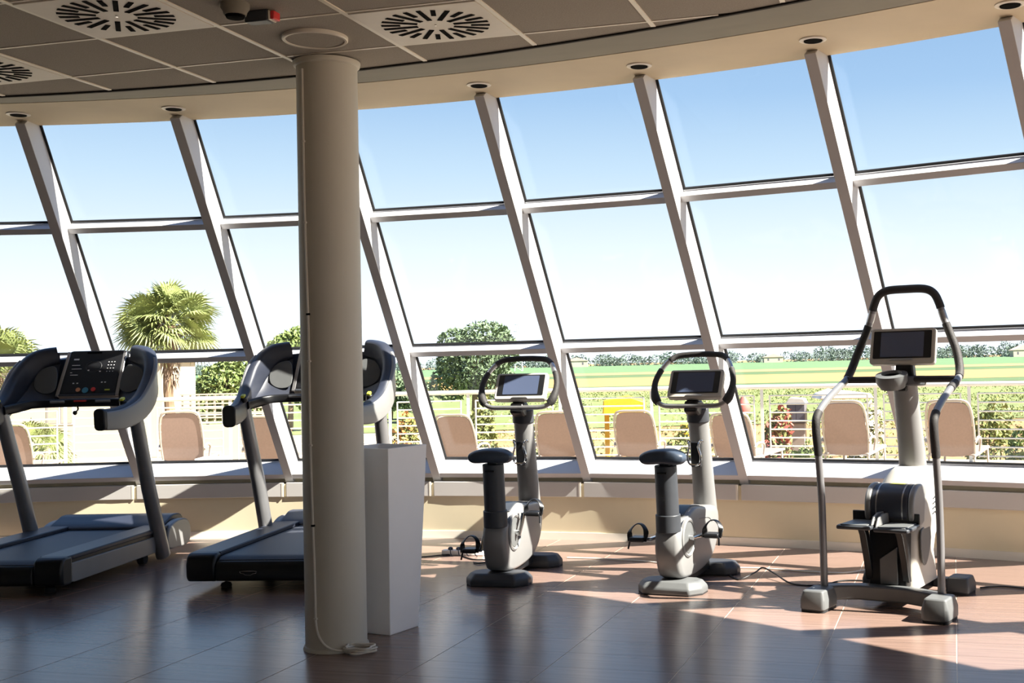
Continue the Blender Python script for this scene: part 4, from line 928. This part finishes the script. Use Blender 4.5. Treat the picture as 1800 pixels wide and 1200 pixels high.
# lattice pylon
Py = empty('pylon', (-46, 505, ZG)); tag(Py, 'thin grey electricity pylon on the horizon beside the big tree', 'pylon')
mb = MB(); w0, w1, hh = 1.7, .35, 21
M_PYL = mat('galvanised pylon steel', (170, 172, 176), .6, .2, noise=.05)
for sx, sy in ((-1, -1), (1, -1), (1, 1), (-1, 1)): mb.cyl((sx * w0, sy * w0, 0), (sx * w1, sy * w1, hh), .10, n=5)
for q in range(9):
    z0, z1 = hh * q / 9, hh * (q + 1) / 9; a = w0 + (w1 - w0) * q / 9; b = w0 + (w1 - w0) * (q + 1) / 9
    for s in (-1, 1): mb.cyl((-s * a, -a, z0), (s * b, -b, z1), .06, n=4); mb.cyl((a * s, -a, z0), (b * s, b, z1), .06, n=4)
mb.obj('lattice_mast', M_PYL, Py)
for z, w in ((hh - 1, 2.4), (hh - 4, 3.2), (hh - 7, 2.4)): MB().cyl((-w, 0, z), (w, 0, z), .10, n=5).obj('cross_arm', M_PYL, Py)

# ------------------------------------------------------------------ things beyond the railing
hs = empty('white_house', (-14.9, 34, ZG + .45)); tag(hs, 'cream rendered house behind the palm trunk at the left', 'house')
MB().box(-4.4, 1.55, 0, 2.6, 0, 2.75).obj('walls', M_HOUSE, hs, bevel=.02)
MB().box(-4.55, 1.7, -.15, 2.75, 2.75, 2.87).obj('roof_edge', M_HOUSE, hs, bevel=.02)
for x in (-3.4, -1.4, .6):
    wdw = MB().box(x - .4, x + .4, -.02, .02, 1.0, 2.1).obj('window', M_RAIL, hs, bevel=.01)
    for s in (-1, 1): MB().box(x + s * .19 - .16, x + s * .19 + .16, -.035, -.021, 1.06, 2.04).obj('pane', M_LFRAME, wdw)
tl = empty('lattice_fence', (-9.4, 28, ZG + .45)); tag(tl, 'cream lattice fence panel right of the palm trunk', 'fence')
for q in range(13): MB().box(-1.15 + q * .19, -1.11 + q * .19, -.02, .02, 1.2, 1.9).obj('upright_slat', M_HOUSE, tl)
for q in range(7): MB().box(-1.18, 1.22, -.035, -.02, 1.22 + q * .11, 1.255 + q * .11).obj('cross_slat', M_HOUSE, tl)
MB().box(-1.2, 1.24, -.03, .03, 0, 1.18).obj('base_panel', M_HOUSE, tl, bevel=.01)
yk = empty('yellow_kiosk', (-.05, 23.4, ZG), R_(-3)); tag(yk, 'yellow canopied kiosk beyond the railing between the two bikes', 'kiosk')
MB().prism([(-.42, 1.86), (.42, 1.86), (.40, 2.10), (.05, 2.22), (-.40, 2.14)], -.35, .35, 'y').obj('canopy', M_YEL, yk, bevel=.02)
for s in (-1, 1): MB().box(s * .36 - .045, s * .36 + .045, -.05, .05, 0, 1.86).obj('post', M_YEL, yk, bevel=.01)
MB().box(-.36, .36, -.3, .3, .75, .85).obj('counter', M_YEL, yk, bevel=.01)
tc_ = empty('toy_cart', (1.20, 22.6, ZG), R_(8)); tag(tc_, 'small yellow and red cart beyond the railing left of the second bike’s column', 'cart')
MB().box(-.17, .17, -.2, .2, 1.42, 1.66).obj('yellow_bin', M_YEL, tc_, bevel=.02); MB().box(.175, .33, -.2, .2, 1.30, 1.52).obj('red_bin', M_RED, tc_, bevel=.02)
for x in (-.14, .28): MB().cyl((x, 0, 0), (x, 0, 1.42 if x < 0 else 1.30), .03, n=8).obj('leg', M_GREYBOX, tc_)
gc = empty('grey_cabinet', (3.08, 20.6 + .9, ZG), R_(-16)); tag(gc, 'dark grey cabinet on a stand beyond the railing left of the stepper', 'cabinet')
MB().box(-.165, .165, -.15, .15, 1.70, 2.06).obj('body', M_GREYBOX, gc, bevel=.01); MB().box(-.16, -.005, -.16, -.15, 1.72, 2.04).obj('door', M_GREYBOX, gc, bevel=.004); MB().box(.005, .16, -.16, -.15, 1.72, 2.04).obj('door', M_GREYBOX, gc, bevel=.004)
MB().prism([(-.19, 2.06), (.19, 2.06), (.14, 2.15), (-.10, 2.17)], -.18, .18, 'y').obj('lid', M_RAIL, gc, bevel=.01)
MB().box(-.15, .15, -.12, .12, 0, 1.70).obj('stand', M_LFRAME, gc, bevel=.01)
su = empty('sunshade', (4.05, 21.6, ZG)); tag(su, 'flat white sunshade beyond the railing left of the stepper’s column', 'sunshade')
MB().prism([(-.62, 2.13), (.36, 2.13), (.30, 2.22), (-.30, 2.30), (-.55, 2.22)], -.5, .5, 'y').obj('canopy', M_RAIL, su, bevel=.02)
MB().cyl((-.1, 0, 0), (-.1, 0, 2.14), .03, n=10).obj('pole', M_RAIL, su)
rb = empty('red_parasol', (2.20, 22.4, ZG)); tag(rb, 'faded red folded parasol beyond the railing by the mullion', 'parasol')
MB().lathe([(.02, 2.20), (.10, 2.08), (.14, 1.95), (.12, 1.86), (.03, 1.84)], 12).obj('folded_canopy', M_FLOW, rb); MB().cyl((0, 0, 0), (0, 0, 1.86), .025, n=8).obj('pole', M_RAIL, rb)

# low scrub scattered over the rough ground beyond the railing
rnd = random.Random(31); mb = MB(); bl = []
for q in range(420):
    y = rnd.uniform(26, 110) ; x = rnd.uniform(-.13, .42) * y; w = rnd.uniform(.25, .8) * (1 + y / 90)
    bl.append((x, y, ZG + .12, w, w * .8, rnd.uniform(.15, .42)))
leaf_cloud(mb, bl, 26000, .085, rnd)
tag(mb.obj('low_scrub', M_LEAF3, smooth=0), 'low scattered green scrub on the rough ground beyond the railing', 'scrub', kind='stuff')
